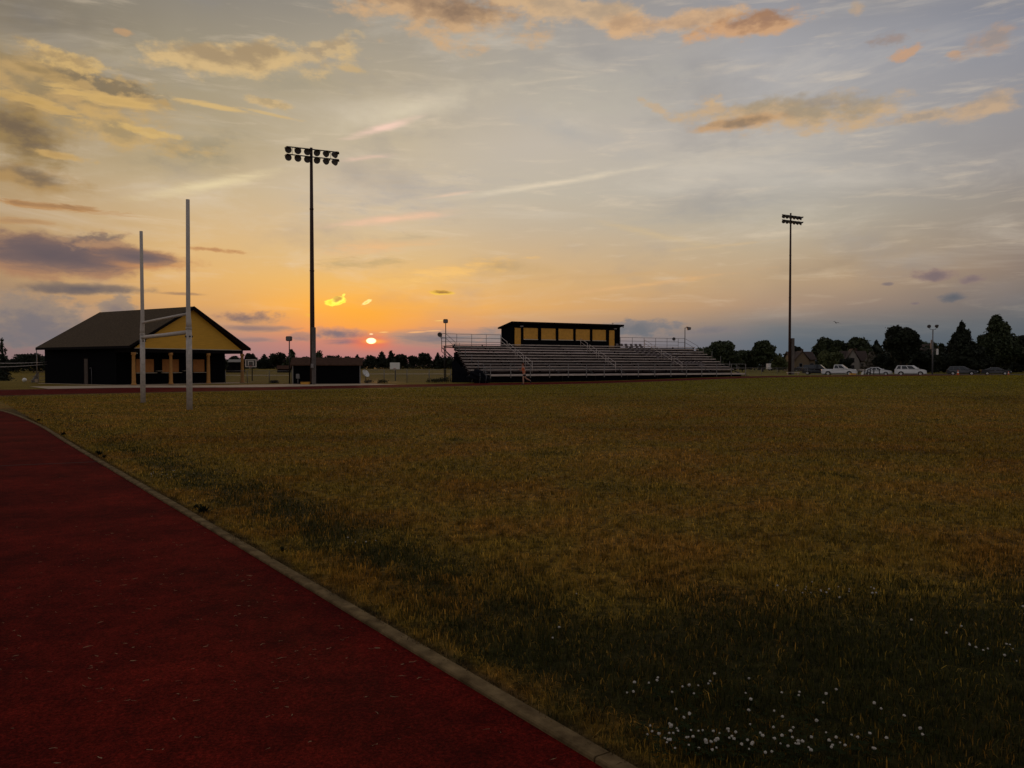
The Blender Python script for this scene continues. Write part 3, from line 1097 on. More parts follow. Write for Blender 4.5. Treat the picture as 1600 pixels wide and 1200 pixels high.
def rn(scale, detail, rough=0.6):
    n = nt.nodes.new('ShaderNodeTexNoise')
    n.inputs['Scale'].default_value = scale
    n.inputs['Detail'].default_value = detail
    n.inputs['Roughness'].default_value = rough
    nt.links.new(geo.outputs['Position'], n.inputs['Vector'])
    return n.outputs['Fac']


def rr(x, stops):
    n = nt.nodes.new('ShaderNodeValToRGB')
    e = n.color_ramp.elements
    e[0].position, e[0].color = stops[0]
    e[1].position, e[1].color = stops[-1]
    for p_, c_ in stops[1:-1]:
        q = e.new(p_)
        q.color = c_
    nt.links.new(x, n.inputs[0])
    return n.outputs[0]


def rm(a, b_, f=1.0, mode='MULTIPLY'):
    n = nt.nodes.new('ShaderNodeMix')
    n.data_type = 'RGBA'
    n.blend_type = mode
    n.inputs[0].default_value = f
    nt.links.new(a, n.inputs[6])
    nt.links.new(b_, n.inputs[7])
    return n.outputs[2]


grain = rn(70, 5, 0.85)
c_ = rr(rn(0.9, 6, 0.65), [(0.32, (0.054, 0.0042, 0.0034, 1)), (0.68, (0.138, 0.0095, 0.0058, 1))])
c_ = rm(c_, rr(rn(5.5, 6, 0.7), [(0.30, (0.60, 0.62, 0.68, 1)), (0.62, (1.1, 1.05, 1.0, 1))]))
c_ = rm(c_, rr(grain, [(0.34, (0.30, 0.30, 0.32, 1)), (0.50, (0.9, 0.95, 0.95, 1)), (0.66, (2.1, 2.1, 2.0, 1))]))
nt.links.new(c_, b.inputs['Base Color'])
bp = nt.nodes.new('ShaderNodeBump')
bp.inputs['Strength'].default_value = 0.7
bp.inputs['Distance'].default_value = 0.006
nt.links.new(grain, bp.inputs['Height'])
nt.links.new(bp.outputs[0], b.inputs['Normal'])
M['red_rubber'] = _m

tag(strip('track', [-0.0, 0.5, 3.5, 7.0], 'red_rubber', [0.006, 0.008, 0.010, 0.010]), kind='structure')

# dark joint across the near track
mb = MB()
for (pa, pb_, wd) in ((G(156, 722.5), G(-140, 735), 0.06),):
    a, c = Vector((pa.x, pa.y)), Vector((pb_.x, pb_.y))
    t = (c - a).normalized()
    n_ = Vector((-t.y, t.x))
    k = 24
    vs = []
    for i in range(k + 1):
        q = a.lerp(c, i / k) + n_ * random.uniform(-0.015, 0.015)
        for s in (-1, 1):
            vs.append((q.x + n_.x * s * wd / 2, q.y + n_.y * s * wd / 2, 0.0135))
    mb.add(vs, [(2 * i, 2 * i + 1, 2 * i + 3, 2 * i + 2) for i in range(k)])
tag(mb.build('track_joint', mat('joint_rubber', (0.02, 0.004, 0.004), 0.95)), kind='structure')

# --- concrete kerb: raised a little, cast in lengths with open joints
_m = mat('kerb_concrete', (0.060, 0.037, 0.016), 0.95, col2=(0.215, 0.146, 0.068), scale=7.5, bump=0.8, spec=0.05, detail=10)
M['kerb_concrete'] = _m
mb = MB()
line_i, line_o = offset(EDGE, 0.0), offset(EDGE, -0.085)
acc, seg0 = 0.0, 0
segs = []
for i in range(1, len(EDGE)):
    acc += (EDGE[i] - EDGE[i - 1]).length
    if acc > 2.9 or i == len(EDGE) - 1:
        segs.append((seg0, i))
        seg0, acc = i, 0.0
for a, c in segs:
    k = c - a + 1
    dz = random.uniform(-0.004, 0.004)
    ti = (EDGE[c] - EDGE[a]).normalized() * 0.006
    vs = []
    for j in range(a, c + 1):
        sh = ti if j == a else (-ti if j == c else Vector((0, 0)))
        pi_, po_ = line_i[j] + sh, line_o[j] + sh
        z = terr(pi_.x, pi_.y)
        q = pi_.lerp(po_, 0.08)
        vs += [(pi_.x, pi_.y, z - 0.02), (pi_.x, pi_.y, z + 0.020 + dz), (q.x, q.y, z + 0.027 + dz), (po_.x, po_.y, z + 0.024 + dz), (po_.x, po_.y, z - 0.02)]
    fs = [(5 * j + s, 5 * j + s + 1, 5 * j + s + 6, 5 * j + s + 5) for j in range(k - 1) for s in range(4)]
    fs += [(0, 1, 2, 3, 4), tuple(5 * (k - 1) + s for s in (4, 3, 2, 1, 0))]
    mb.add(vs, fs)
tag(mb.build('kerb', 'kerb_concrete'), kind='structure')

# --- blades of grass: numpy mesh, thick near the camera, thinner further out
rng = np.random.default_rng(3)


def scatter(n, y0, y1, margin=1.32):
    """random ground points in the wedge the camera looks over, on the field side of the kerb, thinning out with distance"""
    half = 800 / FPX * margin
    u_ = rng.random(n)
    y = (y0 ** .4 + u_ * (y1 ** .4 - y0 ** .4)) ** 2.5
    x = rng.uniform(-half, half, n) * y + rng.normal(0, 0.4, n)
    d = (x - KP.x) * KN.x + (y - KP.y) * KN.y
    ok = d > 0.11 + rng.random(n) ** 2 * 0.16
    ok &= ~((x < -0.2) & (y > 46 + (x + 21) * 0.84 - 2.0))       # keep off the far corner of the track
    ok &= y < 64.0 + (x - 1) * np.where(x > 1, 0.54, 0.8)
    return np.stack([x[ok], y[ok]], 1)


def blades(pts, h, wd, lean=0.55):
    n = len(pts)
    z0 = np.array([terr(px_, py_) for px_, py_ in pts]) if pts[:, 1].max() > 24 else np.zeros(n)
    ht = h * rng.uniform(0.45, 1.25, n)
    an = rng.uniform(0, 2 * np.pi, n)
    la = rng.uniform(0, 2 * np.pi, n)
    lm = np.abs(rng.normal(0, lean, n)) * ht
    ww = wd * rng.uniform(0.6, 1.3, n)
    tuft = 0.75 + 0.25 * np.sin(pts[:, 0] * 5.1 + 2 * np.sin(pts[:, 1] * 3.3)) * np.sin(pts[:, 1] * 4.3 + 1.5 * np.sin(pts[:, 0] * 2.7))
    ht = ht * tuft
    dx, dy = np.cos(an) * ww / 2, np.sin(an) * ww / 2
    lx, ly = np.cos(la) * lm, np.sin(la) * lm
    B = np.stack([pts[:, 0], pts[:, 1], z0], 1)
    v = np.zeros((n, 5, 3))
    v[:, 0] = B + np.stack([-dx, -dy, 0 * dx - 0.004], 1)
    v[:, 1] = B + np.stack([dx, dy, 0 * dx - 0.004], 1)
    m_ = B + np.stack([lx * 0.35, ly * 0.35, ht * 0.6], 1)
    v[:, 2] = m_ + np.stack([dx * 0.8, dy * 0.8, 0 * dx], 1)
    v[:, 3] = m_ - np.stack([dx * 0.8, dy * 0.8, 0 * dx], 1)
    v[:, 4] = B + np.stack([lx, ly, ht * np.maximum(0.45, 1 - lm / ht * 0.35)], 1)
    i0 = np.arange(n) * 5
    f = np.concatenate([np.stack([i0, i0 + 1, i0 + 2], 1), np.stack([i0, i0 + 2, i0 + 3], 1), np.stack([i0 + 3, i0 + 2, i0 + 4], 1)])
    t = np.repeat(rng.beta(2.0, 2.2, n), 5)
    return v.reshape(-1, 3), f, t


pp = scatter(900000, 2.5, 112)
parts = [blades(pp, 0.058, 0.0040 * (pp[:, 1] / 3.0) ** 0.76)]
# a taller, drier fringe that hangs over the kerb
n_ = 16000
t_ = rng.uniform(-3, 26, n_) ** 1.0
d_ = 0.066 + np.abs(rng.normal(0, 0.06, n_)) - .05 * (np.sin(t_ * 2.3) * np.sin(t_ * 5.7 + 1) > .15) * rng.random(n_)
fr = np.stack([KP.x + KE.x * t_ + KN.x * d_, KP.y + KE.y * t_ + KN.y * d_], 1)
parts.append(blades(fr, 0.045, 0.005, 0.9))
off_, vv, ff, tt = 0, [], [], []
for v, f, t in parts:
    vv.append(v)
    ff.append(f + off_)
    tt.append(t)
    off_ += len(v)
tag(np_mesh('grass', np.concatenate(vv), np.concatenate(ff), 'turf_blades', attr=np.concatenate(tt)), kind='stuff',
    label='short dry grass of the football field with greener clover patches', cat='grass')

# --- white clover heads with leaves, in loose drifts
M['clover_head'] = mat('clover_head', (0.38, 0.34, 0.28), 0.8, var=0.2, scale=60)
M['clover_leaf'] = mat('clover_leaf', (0.018, 0.024, 0.008), 0.9, var=0.4, scale=20, spec=0.03)
ico = bmesh.new()
bmesh.ops.create_icosphere(ico, subdivisions=2, radius=1.0)
iv = [v.co.copy() for v in ico.verts]
if_ = [[v.index for v in f.verts] for f in ico.faces]
ico.free()
heads, leaves = MB(), MB()
DRIFTS = [(1090, 1090, 70, 14, 9), (1060, 1165, 75, 26, 26), (1110, 1180, 60, 12, 16), (1010, 1090, 30, 12, 5), (1210, 1170, 45, 30, 16), (1270, 1180, 70, 16, 14), (1330, 1185, 40, 14, 7),
          (1305, 1107, 14, 5, 2), (1245, 1103, 14, 5, 2), (1290, 936, 50, 9, 17), (1555, 1035, 45, 14, 10), (1590, 968, 16, 10, 4), (255, 747, 28, 5, 16), (300, 790, 14, 4, 5), (560, 855, 30, 6, 4), (1000, 1180, 40, 16, 5),
          (1420, 1150, 60, 30, 5), (1480, 1000, 60, 20, 3), (880, 1000, 60, 40, 3), (1180, 1120, 60, 20, 4)]
for (px, py, sx_, sy_, n_) in DRIFTS:
    for k in range(max(2, int(n_ * 1.15))):
        q = G(px + random.gauss(0, sx_ * .7), min(1215, py + random.gauss(0, sy_ * .6)))
        if (Vector((q.x, q.y)) - KP).dot(KN) < 0.25:
            continue
        r = random.uniform(0.0042, 0.0080)
        z = random.uniform(0.045, 0.085)
        lx, ly = random.uniform(-.015, .015), random.uniform(-.015, .015)
        vs = []
        for p_ in iv:
            s = r * random.uniform(0.72, 1.2)
            vs.append((q.x + lx + p_.x * s, q.y + ly + p_.y * s, z + p_.z * s * 0.85))
        heads.add(vs, if_)
        leaves.tube([(q.x, q.y, 0), (q.x + lx * .6, q.y + ly * .6, z * .6), (q.x + lx, q.y + ly, z - r * .5)], 0.0012, 4, cap=False)
        for j in range(4):
            cx, cy, cz = q.x + random.gauss(0, .05), q.y + random.gauss(0, .05), random.uniform(.02, .05)
            a0 = random.uniform(0, 6.28)
            for i in range(3):
                a = a0 + i * 2.09
                s = random.uniform(.008, .013)
                leaves.quad((cx, cy, cz), (cx + s * math.cos(a - .6), cy + s * math.sin(a - .6), cz + .003), (cx + 1.5 * s * math.cos(a), cy + 1.5 * s * math.sin(a), cz + .002), (cx + s * math.cos(a + .6), cy + s * math.sin(a + .6), cz + .003))
cl = heads.build('clover', 'clover_head')
tag(cl, 'white clover heads scattered over the dark green grass by the camera', 'clover', kind='stuff')
tag(leaves.build('leaves', 'clover_leaf', cl), kind='stuff')

# --- clippings blown onto the rubber
M['clipping'] = mat('clipping', (0.26, 0.17, 0.09), 0.8, var=0.4, scale=2)
mb = MB()
for k in range(430):
    if random.random() < 0.7:
        px, py = random.uniform(0, 700), random.triangular(700, 1200, 860)
    else:
        px, py = random.uniform(-50, 900), random.uniform(680, 1200)
    q = G(px, py)
    if (Vector((q.x, q.y)) - KP).dot(KN) > -0.03:
        continue
    a = random.gauss(0.15, 0.6)
    ln_ = random.uniform(.008, .036) * (1.0 if random.random() < .85 else 1.7)
    wd = random.uniform(.0005, .0012) * (1 + q.y * .05)
    c_, s_ = math.cos(a), math.sin(a)
    bend = random.uniform(-.25, .25) * ln_
    z = 0.0125
    pts = [(-ln_ / 2, 0), (0, bend), (ln_ / 2, 0)]
    vs = []
    for (u, v) in pts:
        for s in (-1, 1):
            vs.append((q.x + u * c_ - (v + s * wd) * s_, q.y + u * s_ + (v + s * wd) * c_, z + random.uniform(0, .004)))
    mb.add(vs, [(0, 1, 3, 2), (2, 3, 5, 4)])
tag(mb.build('grass_clippings', 'clipping'), 'dry grass clippings blown over the red track', 'grass clippings', kind='stuff')

# small weeds rooted at the kerb
M['weed'] = mat('weed', (0.018, 0.020, 0.008), 0.9, var=0.5, scale=30, spec=0.03)
WEEDS = [(305, 803, .11, 'low dark weed in the grass beside the kerb, the largest one'), (291, 797, .06, 'small dark weed touching the kerb beside the largest weed'),
         (136, 712, .10, 'dark weed leaning over the kerb near the track joint'), (150, 716, .06, 'small weed a hand behind the one leaning over the kerb'),
         (80, 681, .09, 'dark weed on the far stretch of the kerb'), (47, 659, .10, 'farthest dark weed along the kerb'), (440, 862, .05, 'tiny dark weed in the dry grass past the kerb crack')]
for (px, py, r, lb) in WEEDS:
    q = G(px, py)
    t = (Vector((q.x, q.y)) - KP).dot(KN)
    if t < 0.2:
        q.x += KN.x * (0.2 - t)
        q.y += KN.y * (0.2 - t)
    wb = MB()
    for k in range(70):
        a, e = random.uniform(0, 6.28), random.uniform(.1, 1.3)
        l = r * random.uniform(.4, 1.2)
        p1 = Vector((math.cos(a) * math.cos(e), math.sin(a) * math.cos(e), math.sin(e) * .9)) * l
        sd_ = Vector((-math.sin(a), math.cos(a), 0)) * l * .16
        m_ = p1 * .55
        wb.add([(0, 0, 0), m_ + sd_, p1, m_ - sd_], [(0, 1, 2, 3)])
    tag(wb.build('weed', 'weed', loc=(q.x, q.y, 0)), lb, 'weed', 'weeds along the kerb')

# ------------------------------------------------------------------ goalpost
ga, gb = G(296.3, 640.5), G(223.6, 629.5)
gd = Vector((gb.x - ga.x, gb.y - ga.y, 0))
GL = gd.length
goal = thing('goalpost', 'tall white H-shaped goalpost with two crossbars, standing on the near end of the field', 'goalpost', (ga.x, ga.y, 0), math.atan2(gd.y, gd.x))
HB = 2.80
TOPS = (7.53, 7.31)
for k, x in enumerate((0.0, GL)):
    mb = MB()
    mb.tube([(x, 0, -0.1), (x, 0, 1.4), (x, 0, HB + .12)], [.105, .102, .10], 14)
    mb.tube([(x, 0, HB + .10), (x, 0, HB + .16)], .112, 14)
    mb.build('post', 'chipped_paint', goal)
    sgn = 1 if k == 0 else -1
    mb = MB()
    pts = [(x, 0, HB + .12), (x, 0, HB + .34), (x + .05 * sgn, .0, HB + .62), (x + .055 * sgn, 0, HB + .9), (x - .02 * sgn, 0, TOPS[k])]
    mb.tube(pts, [.098, .094, .082, .076, .066], 14)
    mb.build('upright', 'white_paint', goal)
mb = MB()
mb.tube([(-.02, .0, HB), (GL * .5, 0, HB - .012), (GL + .02, 0, HB)], .078, 12)
mb.build('crossbar', 'white_paint', goal)
mb = MB()
mb.tube([(.05, .0, HB + .66), (GL * .5, 0, HB + .64), (GL - .05, 0, HB + .62)], .052, 12)
mb.build('upper_crossbar', 'white_paint', goal)
for x in (0.0, GL):
    mb = MB()
    mb.tube([(x, -.13, HB - .16), (x, .13, HB - .16)], .035, 8)
    mb.tube([(x - .14, 0, HB - .16), (x + .14, 0, HB - .16)], .03, 8)
    mb.build('clamp', 'dark_steel', goal)

# ------------------------------------------------------------------ concession building
u = Vector((0.53, 0.848, 0))
O = Vector((XA(209, 62.5), 62.5, 0.03))
cb_ = thing('concession_building', 'dark gabled concession building with a yellow gable over an open porch', 'building', O, math.atan2(u.y, u.x))
W, LEN, PD = 10.5, 13.2, 2.4           # gable width (local x), length (local y), porch depth
EZ, RZ, OV = 3.12, 6.56, 0.6
slope = (RZ - EZ) / (W / 2 + OV)


def loc_px(px, org, ang, yl):
    """local x of the pixel column px on the local plane y = yl"""
    c_, s_ = math.cos(ang), math.sin(ang)
    k = (px - 800) / FPX
    # org + x*(c,s) + yl*(-s,c): X = k*Y
    ox, oy = org.x - s_ * yl, org.y + c_ * yl
    return (k * oy - ox) / (c_ - k * s_)


cang = math.atan2(u.y, u.x)
mb = MB()
t = 0.16
mb.box(0, W, PD, PD + t, 0, 2.95)                       # back wall of the porch
mb.box(0, W, LEN - t, LEN, 0, 2.95)
mb.box(0, t, PD + t, LEN - t, 0, 2.95)
mb.box(W - t, W, PD + t, LEN - t, 0, 2.95)
mb.build('wall', 'dark_siding', cb_)
# slab
mb = MB()
mb.bbox(-.5, W + .5, -.7, LEN + .3, -.12, .004, .02)
mb.build('floor_slab', 'concrete', cb_)
# roof: two shingled slabs
mb = MB()
th = 0.14
for sx_ in (0, 1):
    e = -OV if sx_ == 0 else W + OV
    mb.add([(e, -.4, EZ), (W / 2, -.4, RZ), (W / 2, LEN + .3, RZ), (e, LEN + .3, EZ), (e, -.4, EZ - th), (W / 2, -.4, RZ - th), (W / 2, LEN + .3, RZ - th), (e, LEN + .3, EZ - th)],
           [(0, 1, 2, 3), (7, 6, 5, 4), (0, 4, 5, 1), (3, 2, 6, 7), (0, 3, 7, 4)])
roof = mb.build('roof', 'shingle', cb_)
mb = MB()
for sx_ in (0, 1):                                       # bargeboards
    e, s = (-OV, 1) if sx_ == 0 else (W + OV, -1)
    for y0 in (-.43, LEN + .27):
        mb.add([(e, y0, EZ + .01), (W / 2, y0, RZ + .015), (W / 2, y0, RZ - .25), (e, y0, EZ - .22), (e, y0 + .06, EZ + .01), (W / 2, y0 + .06, RZ + .015), (W / 2, y0 + .06, RZ - .25), (e, y0 + .06, EZ - .22)],
               [(0, 1, 2, 3), (7, 6, 5, 4), (0, 4, 5, 1), (3, 2, 6, 7), (0, 3, 7, 4)])
    mb.box(e - (.04 if s == 1 else 0), e + (.04 if s == -1 else 0), -.36, LEN + .26, EZ - .2, EZ - .004)
mb.build('bargeboard', 'dark_trim', roof)
# gable panel: front and rear
GZ = 2.98


def gable(y0, y1):
    m = MB()
    zt = RZ - .15
    x0 = (GZ - (EZ - .15)) / slope - OV
    m.prism([(max(.12, x0), GZ), (W - max(.12, x0), GZ), (W / 2, zt)], 'y', y0, y1)
    return m


gable(.0, .12).build('gable', 'yellow_siding', cb_)
gable(LEN - .12, LEN).build('rear_gable', 'dark_siding', cb_)
mb = MB()
mb.box(0.1, W - .1, -.02, .14, GZ - .06, GZ - .003)
mb.build('gable_trim', 'pale_trim', cb_)
mb = MB()
mb.box(-.05, W + .05, -.03, .2, 2.62, GZ - .063)
mb.box(-.05, .15, .2, PD, 2.62, 2.95)
mb.box(W - .15, W + .05, .2, PD, 2.62, 2.95)
mb.build('beam', 'dark_trim', cb_)
mb = MB()
mb.box(.16, W - .16, .22, PD - .01, 2.88, 2.94)
mb.build('porch_ceiling', 'dark_trim', cb_)
for px in (209, 267, 325.7, 378.7):
    x = loc_px(px, O, cang, .08)
    mb = MB()
    mb.lathe([(.0, 0), (.21, 0), (.21, .10), (.17, .14), (.155, .2), (.14, 1.4), (.125, 2.36), (.15, 2.40), (.18, 2.44), (.18, 2.62), (0, 2.62)], 16, Matrix.Translation((x, .08, 0)))
    mb.build('column', 'tan_column', cb_)
# shutters and counters on the porch wall
for (pa, pb_) in ((212, 240), (253, 279), (301, 319)):
    x0, x1 = loc_px(pa, O, cang, PD), loc_px(pb_, O, cang, PD)
    mb = MB()
    mb.box(x0, x1, PD - .05, PD - .003, 1.0, 2.1)
    for zz in (1.27, 1.55, 1.82):
        mb.box(x0 + .02, x1 - .02, PD - .062, PD - .0501, zz - .01, zz + .01)
    sh = mb.build('shutter', 'orange_shutter', cb_)
    mb = MB()
    mb.bbox(x0 - .1, x1 + .12, PD - .36, PD - .005, .92, .975, .01)
    mb.build('counter', 'pale_trim', sh)
    mb = MB()
    mb.box(x0 - .08, x0 - .003, PD - .07, PD - .004, 1.0, 2.18)
    mb.box(x1 + .003, x1 + .08, PD - .07, PD - .004, 1.0, 2.18)
    mb.box(x0 - .003, x1 + .003, PD - .07, PD - .004, 2.103, 2.18)
    mb.build('frame', 'dark_trim', sh)
for (pa, pb_) in ((243, 251.5), (284, 293)):
    x0, x1 = loc_px(pa, O, cang, PD), loc_px(pb_, O, cang, PD)
    mb = MB()
    mb.bbox(x0, x1, PD - .3, PD - .005, 1.08, 1.12, .01)
    mb.build('side_shelf', 'pale_trim', cb_)
# door and tap on the long wall: local x = 0 plane; find local y for a pixel column


def locy_px(px, org, ang, xl):
    c_, s_ = math.cos(ang), math.sin(ang)
    k = (px - 800) / FPX
    ox, oy = org.x + c_ * xl, org.y + s_ * xl
    return (k * oy - ox) / (-s_ - k * c_)


y0, y1 = locy_px(138.5, O, cang, 0), locy_px(132.5, O, cang, 0)
mb = MB()
mb.box(-.05, -.003, y0, y1, .02, 2.12)
for zz in (.3, 1.2):
    mb.box(-.062, -.0501, y0 + .12, y1 - .12, zz, zz + .7)
dr_ = mb.build('door', 'brown_door', cb_)
mb = MB()
mb.box(-.07, -.004, y0 - .09, y0 - .003, .02, 2.22)
mb.box(-.07, -.004, y1 + .003, y1 + .09, .02, 2.22)
mb.box(-.07, -.004, y0 - .003, y1 + .003, 2.125, 2.22)
mb.build('frame', 'dark_trim', dr_)
mb = MB()
mb.tube([(-.06, y0 + .1, 1.0), (-.12, y0 + .1, 1.0)], .03, 8)
mb.build('handle', 'steel', dr_)
yt = locy_px(144, O, cang, 0)
mb = MB()
mb.tube([(-.05, yt, .02), (-.05, yt, 1.35)], .022, 8)
mb.tube([(-.05, yt, 1.35), (-.15, yt, 1.40), (-.18, yt, 1.30)], .03, 8)
mb.build('water_pipe', 'steel', cb_)
mb = MB()
mb.bbox(.3, .5, .205, .34, 2.50, 2.60, .02)
mb.build('porch_lamp', 'pale_trim', cb_)

# pavement in front of the buildings, outside the track
i_lo = min(range(len(EDGE)), key=lambda i: (EDGE[i] - Vector((-24.0, 44.0))).length)
i_hi = min(range(len(EDGE)), key=lambda i: (EDGE[i] - Vector((-4.5, 60.2))).length)
tag(strip('pavement', [6.9, 8.4, 11.0, 14.5], 'concrete', [.022, .024, .024, .024], i0=i_lo, i1=i_hi), kind='structure')
# pale edge line of the outer lane
M['line_paint'] = mat('line_paint', (0.22, 0.17, 0.14), 0.8, var=0.3, scale=4)
tag(strip('track_line', [5.55, 5.62], 'line_paint', [.016, .016], i0=max(0, i_lo - 12), i1=i_hi - 6), kind='structure')

# ------------------------------------------------------------------ low shed behind the light tower
SD = 67.3
sx0, sx1 = XA(457, SD), XA(561, SD)
sh = thing('shed', 'low dark shed with a brown shingled roof behind the tall light tower', 'shed', (sx0, SD, 0), R(10.5))
w_ = sx1 - sx0
mb = MB()
mb.box(0, w_, 0, .1, 0, 1.62)
mb.box(0, w_, 3.3, 3.4, 0, 1.62)
mb.box(0, .1, .1, 3.3, 0, 1.62)
mb.box(w_ - .1, w_, .1, 3.3, 0, 1.62)
for x in (0.001, w_ - .101):
    mb.prism([(0, 1.62), (3.4, 1.62), (1.7, 2.12)], 'x', x, x + .1)
mb.build('wall', 'dark_siding', sh)
mb = MB()
for (ya, yb) in ((-.25, 1.7), (3.65, 1.7)):
    mb.add([(-.2, ya, 1.66), (w_ + .2, ya, 1.66), (w_ + .2, yb, 2.30), (-.2, yb, 2.30), (-.2, ya, 1.58), (w_ + .2, ya, 1.58), (w_ + .2, yb, 2.22), (-.2, yb, 2.22)],
           [(0, 1, 2, 3), (7, 6, 5, 4), (0, 4, 5, 1), (0, 3, 7, 4), (1, 5, 6, 2)])
mb.build('roof', 'shed_roof', sh)
for x in (-.02, w_ - .06):
    mb = MB()
    mb.box(x, x + .08, -.03, -.003, 0, 1.6)
    mb.build('corner_trim', 'galvanised', sh)

# ------------------------------------------------------------------ light towers


def lamp_prof(s):
    return [(.0, -.30 * s), (.10 * s, -.29 * s), (.17 * s, -.22 * s), (.24 * s, -.05 * s), (.29 * s, .10 * s), (.30 * s, .13 * s), (.28 * s, .13 * s)]


def floodlight(parent, pos, aim, s=0.95):
    a = Vector(aim).normalized()
    m = Matrix.Translation(Vector(pos)) @ a.to_track_quat('Z', 'Y').to_matrix().to_4x4()
    mb = MB().lathe(lamp_prof(s), 14, m)
    mb.tube([m @ Vector((0, .0, -.20 * s)), Vector(pos) - a * .12 * s + Vector((0, 0, .26 * s))], .035 * s, 6)
    f = mb.build('floodlight', 'lamp_housing', parent)
    lm = MB().lathe([(.0, .105 * s), (.15 * s, .112 * s), (.279 * s, .12 * s)], 14, m)
    lm.build('lens', 'lens', f)
    hd = MB()
    vs = []
    n = 10
    for k in range(n + 1):
        t_ = math.pi * (.12 + .76 * k / n)
        for (rr_, zz) in ((.305, .12), (.32, .34)):
            vs.append(m @ Vector((rr_ * s * math.cos(t_), rr_ * s * math.sin(t_), zz * s * (1 if zz < .2 else (.55 + .45 * math.sin(t_))))))
    hd.add(vs, [(2 * k, 2 * k + 1, 2 * k + 3, 2 * k + 2) for k in range(n)], True)
    hd.build('visor', 'lamp_housing', f)
    return f


def tower(label, base, H, r0, r1, arm_dir, span, rowz, aims, casing, lamp_s, meter=None):
    t_ = thing('light_tower', label, 'light tower', base, 0, 'stadium light towers')
    mb = MB()
    mb.tube([(0, 0, -.1), (0, 0, H * .33), (0, 0, H * .66), (0, 0, H)], [r0, r0 * .82 + r1 * .18, r0 * .45 + r1 * .55, r1], 14)
    for z in (H * .48, H * .74):
        rr_ = r0 + (r1 - r0) * z / H
        mb.tube([(0, 0, z), (0, 0, z + .1)], rr_ + .03, 14)
    mb.build('pole', 'pole_steel', t_)
    if casing:
        cx, cw, z0, z1 = casing
        mb = MB()
        mb.bbox(cx - cw / 2, cx + cw / 2, -r0 - .16, .1, z0, z1, .02)
        mb.build('casing', 'pole_concrete', t_)
    if meter:
        mb = MB()
        mb.bbox(meter[0] - .11, meter[0] + .11, -r0 - .36, -r0 - .165, meter[1], meter[1] + .36, .02)
        mb.build('switch_box', 'galvanised', t_)
    d = Vector(arm_dir).normalized()
    side = Vector((-d.y, d.x, 0))
    for ri, z in enumerate(rowz):
        mb = MB()
        a, b_ = d * (-span / 2 - .15), d * (span / 2 + .15)
        f_ = -side * (r1 + .05)
        mb.tube([a + f_ + Vector((0, 0, z + .26)), b_ + f_ + Vector((0, 0, z + .26))], .05, 8)
        mb.tube([f_ + Vector((0, 0, z + .26)), Vector((0, 0, z + .1))], .05, 6)
        mb.build('crossarm', 'dark_steel', t_)
        for k in range(6):
            p_ = d * (-span / 2 + span * k / 5) - side * (r1 + .18) + Vector((0, 0, z))
            floodlight(t_, p_, aims[k], lamp_s)
    for k in (-.42, .42):
        mb = MB()
        f_ = -side * (r1 + .05) + d * (k * span)
        mb.tube([f_ + Vector((0, 0, rowz[0] + .26)), f_ + Vector((0, 0, rowz[1] + .26))], .018, 6)
        mb.build('brace', 'dark_steel', t_)
    return t_


AIM = [(-.05, -1, -.42), (.12, -1, -.42), (.30, -1, -.45), (.62, -1, -.5), (.95, -.85, -.45), (1.25, -.6, -.38)]
pb = P(488.5, 600, 66)
tower('tall light tower with twelve lamps in front of the low shed', (pb.x, 66, 0), ZA(231, 66), .20, .115, (0.907, 0.42, 0), 3.75, (ZA(239, 66), ZA(253, 66) + .12), AIM, (.14, .26, .05, ZA(511.5, 66)), .95, (.10, ZA(575, 66)))
pb = P(1233.4, 586, 120)
tower('tall light tower with twelve lamps among the trees beside the parked cars', (pb.x, 120, .03), ZA(333, 120) - .03, .20, .12, (0.88, 0.48, 0), 3.7, (ZA(340, 120) - .03, ZA(349, 120) + .07), AIM, (.42, .42, .1, ZA(528.5, 120) - .03), .98)

# ------------------------------------------------------------------ bleachers
wv = Vector((0.88, 0.475, 0)).normalized()
BF = Vector((XA(766, 73), 73, 0))
bang = math.atan2(wv.y, wv.x)
bl = thing('bleachers', 'long aluminium bleachers with ten rows of benches facing the track', 'bleachers', BF, bang)
BL, BD = 31.9, 11.4
NR, Y0, RUN, RISE, DZ = 10, 1.5, 0.72, 0.29, 0.76
TOPZ = DZ + NR * RISE
gz = lambda x, y: terr(BF.x + wv.x * x - wv.y * y, BF.y + wv.y * x + wv.x * y)
CUT = 5                                    # planks come in lengths; each row leans a hair differently
for r in range(NR):
    yb, zb = Y0 + r * RUN, DZ + r * RISE
    xs0 = -1.35 * (1 - r / 9)                  # the benches run past the walkway at the open end
    mb = MB()
    j = random.uniform(-.01, .01)
    for k in range(CUT):
        xa, xb = xs0 + (BL - xs0) * k / CUT + .006, xs0 + (BL - xs0) * (k + 1) / CUT - .006
        e = random.uniform(-.008, .008)
        mb.box(xa, xb, yb + .30, yb + .57, zb + .40 + e, zb + .445 + e)
        mb.box(xa, xb, yb + .285, yb + .30, zb + .365 + e, zb + .447 + e)
    mb.build('seat_plank', 'aluminium', bl)
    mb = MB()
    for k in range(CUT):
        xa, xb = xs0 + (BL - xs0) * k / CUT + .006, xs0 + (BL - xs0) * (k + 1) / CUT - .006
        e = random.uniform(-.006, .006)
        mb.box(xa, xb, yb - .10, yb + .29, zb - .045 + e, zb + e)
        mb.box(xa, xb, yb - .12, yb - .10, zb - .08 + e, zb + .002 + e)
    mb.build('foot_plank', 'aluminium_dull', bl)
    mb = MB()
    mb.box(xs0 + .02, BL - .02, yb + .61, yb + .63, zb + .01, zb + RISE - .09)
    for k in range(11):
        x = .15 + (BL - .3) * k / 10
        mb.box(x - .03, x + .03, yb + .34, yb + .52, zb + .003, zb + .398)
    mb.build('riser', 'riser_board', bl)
mb = MB()
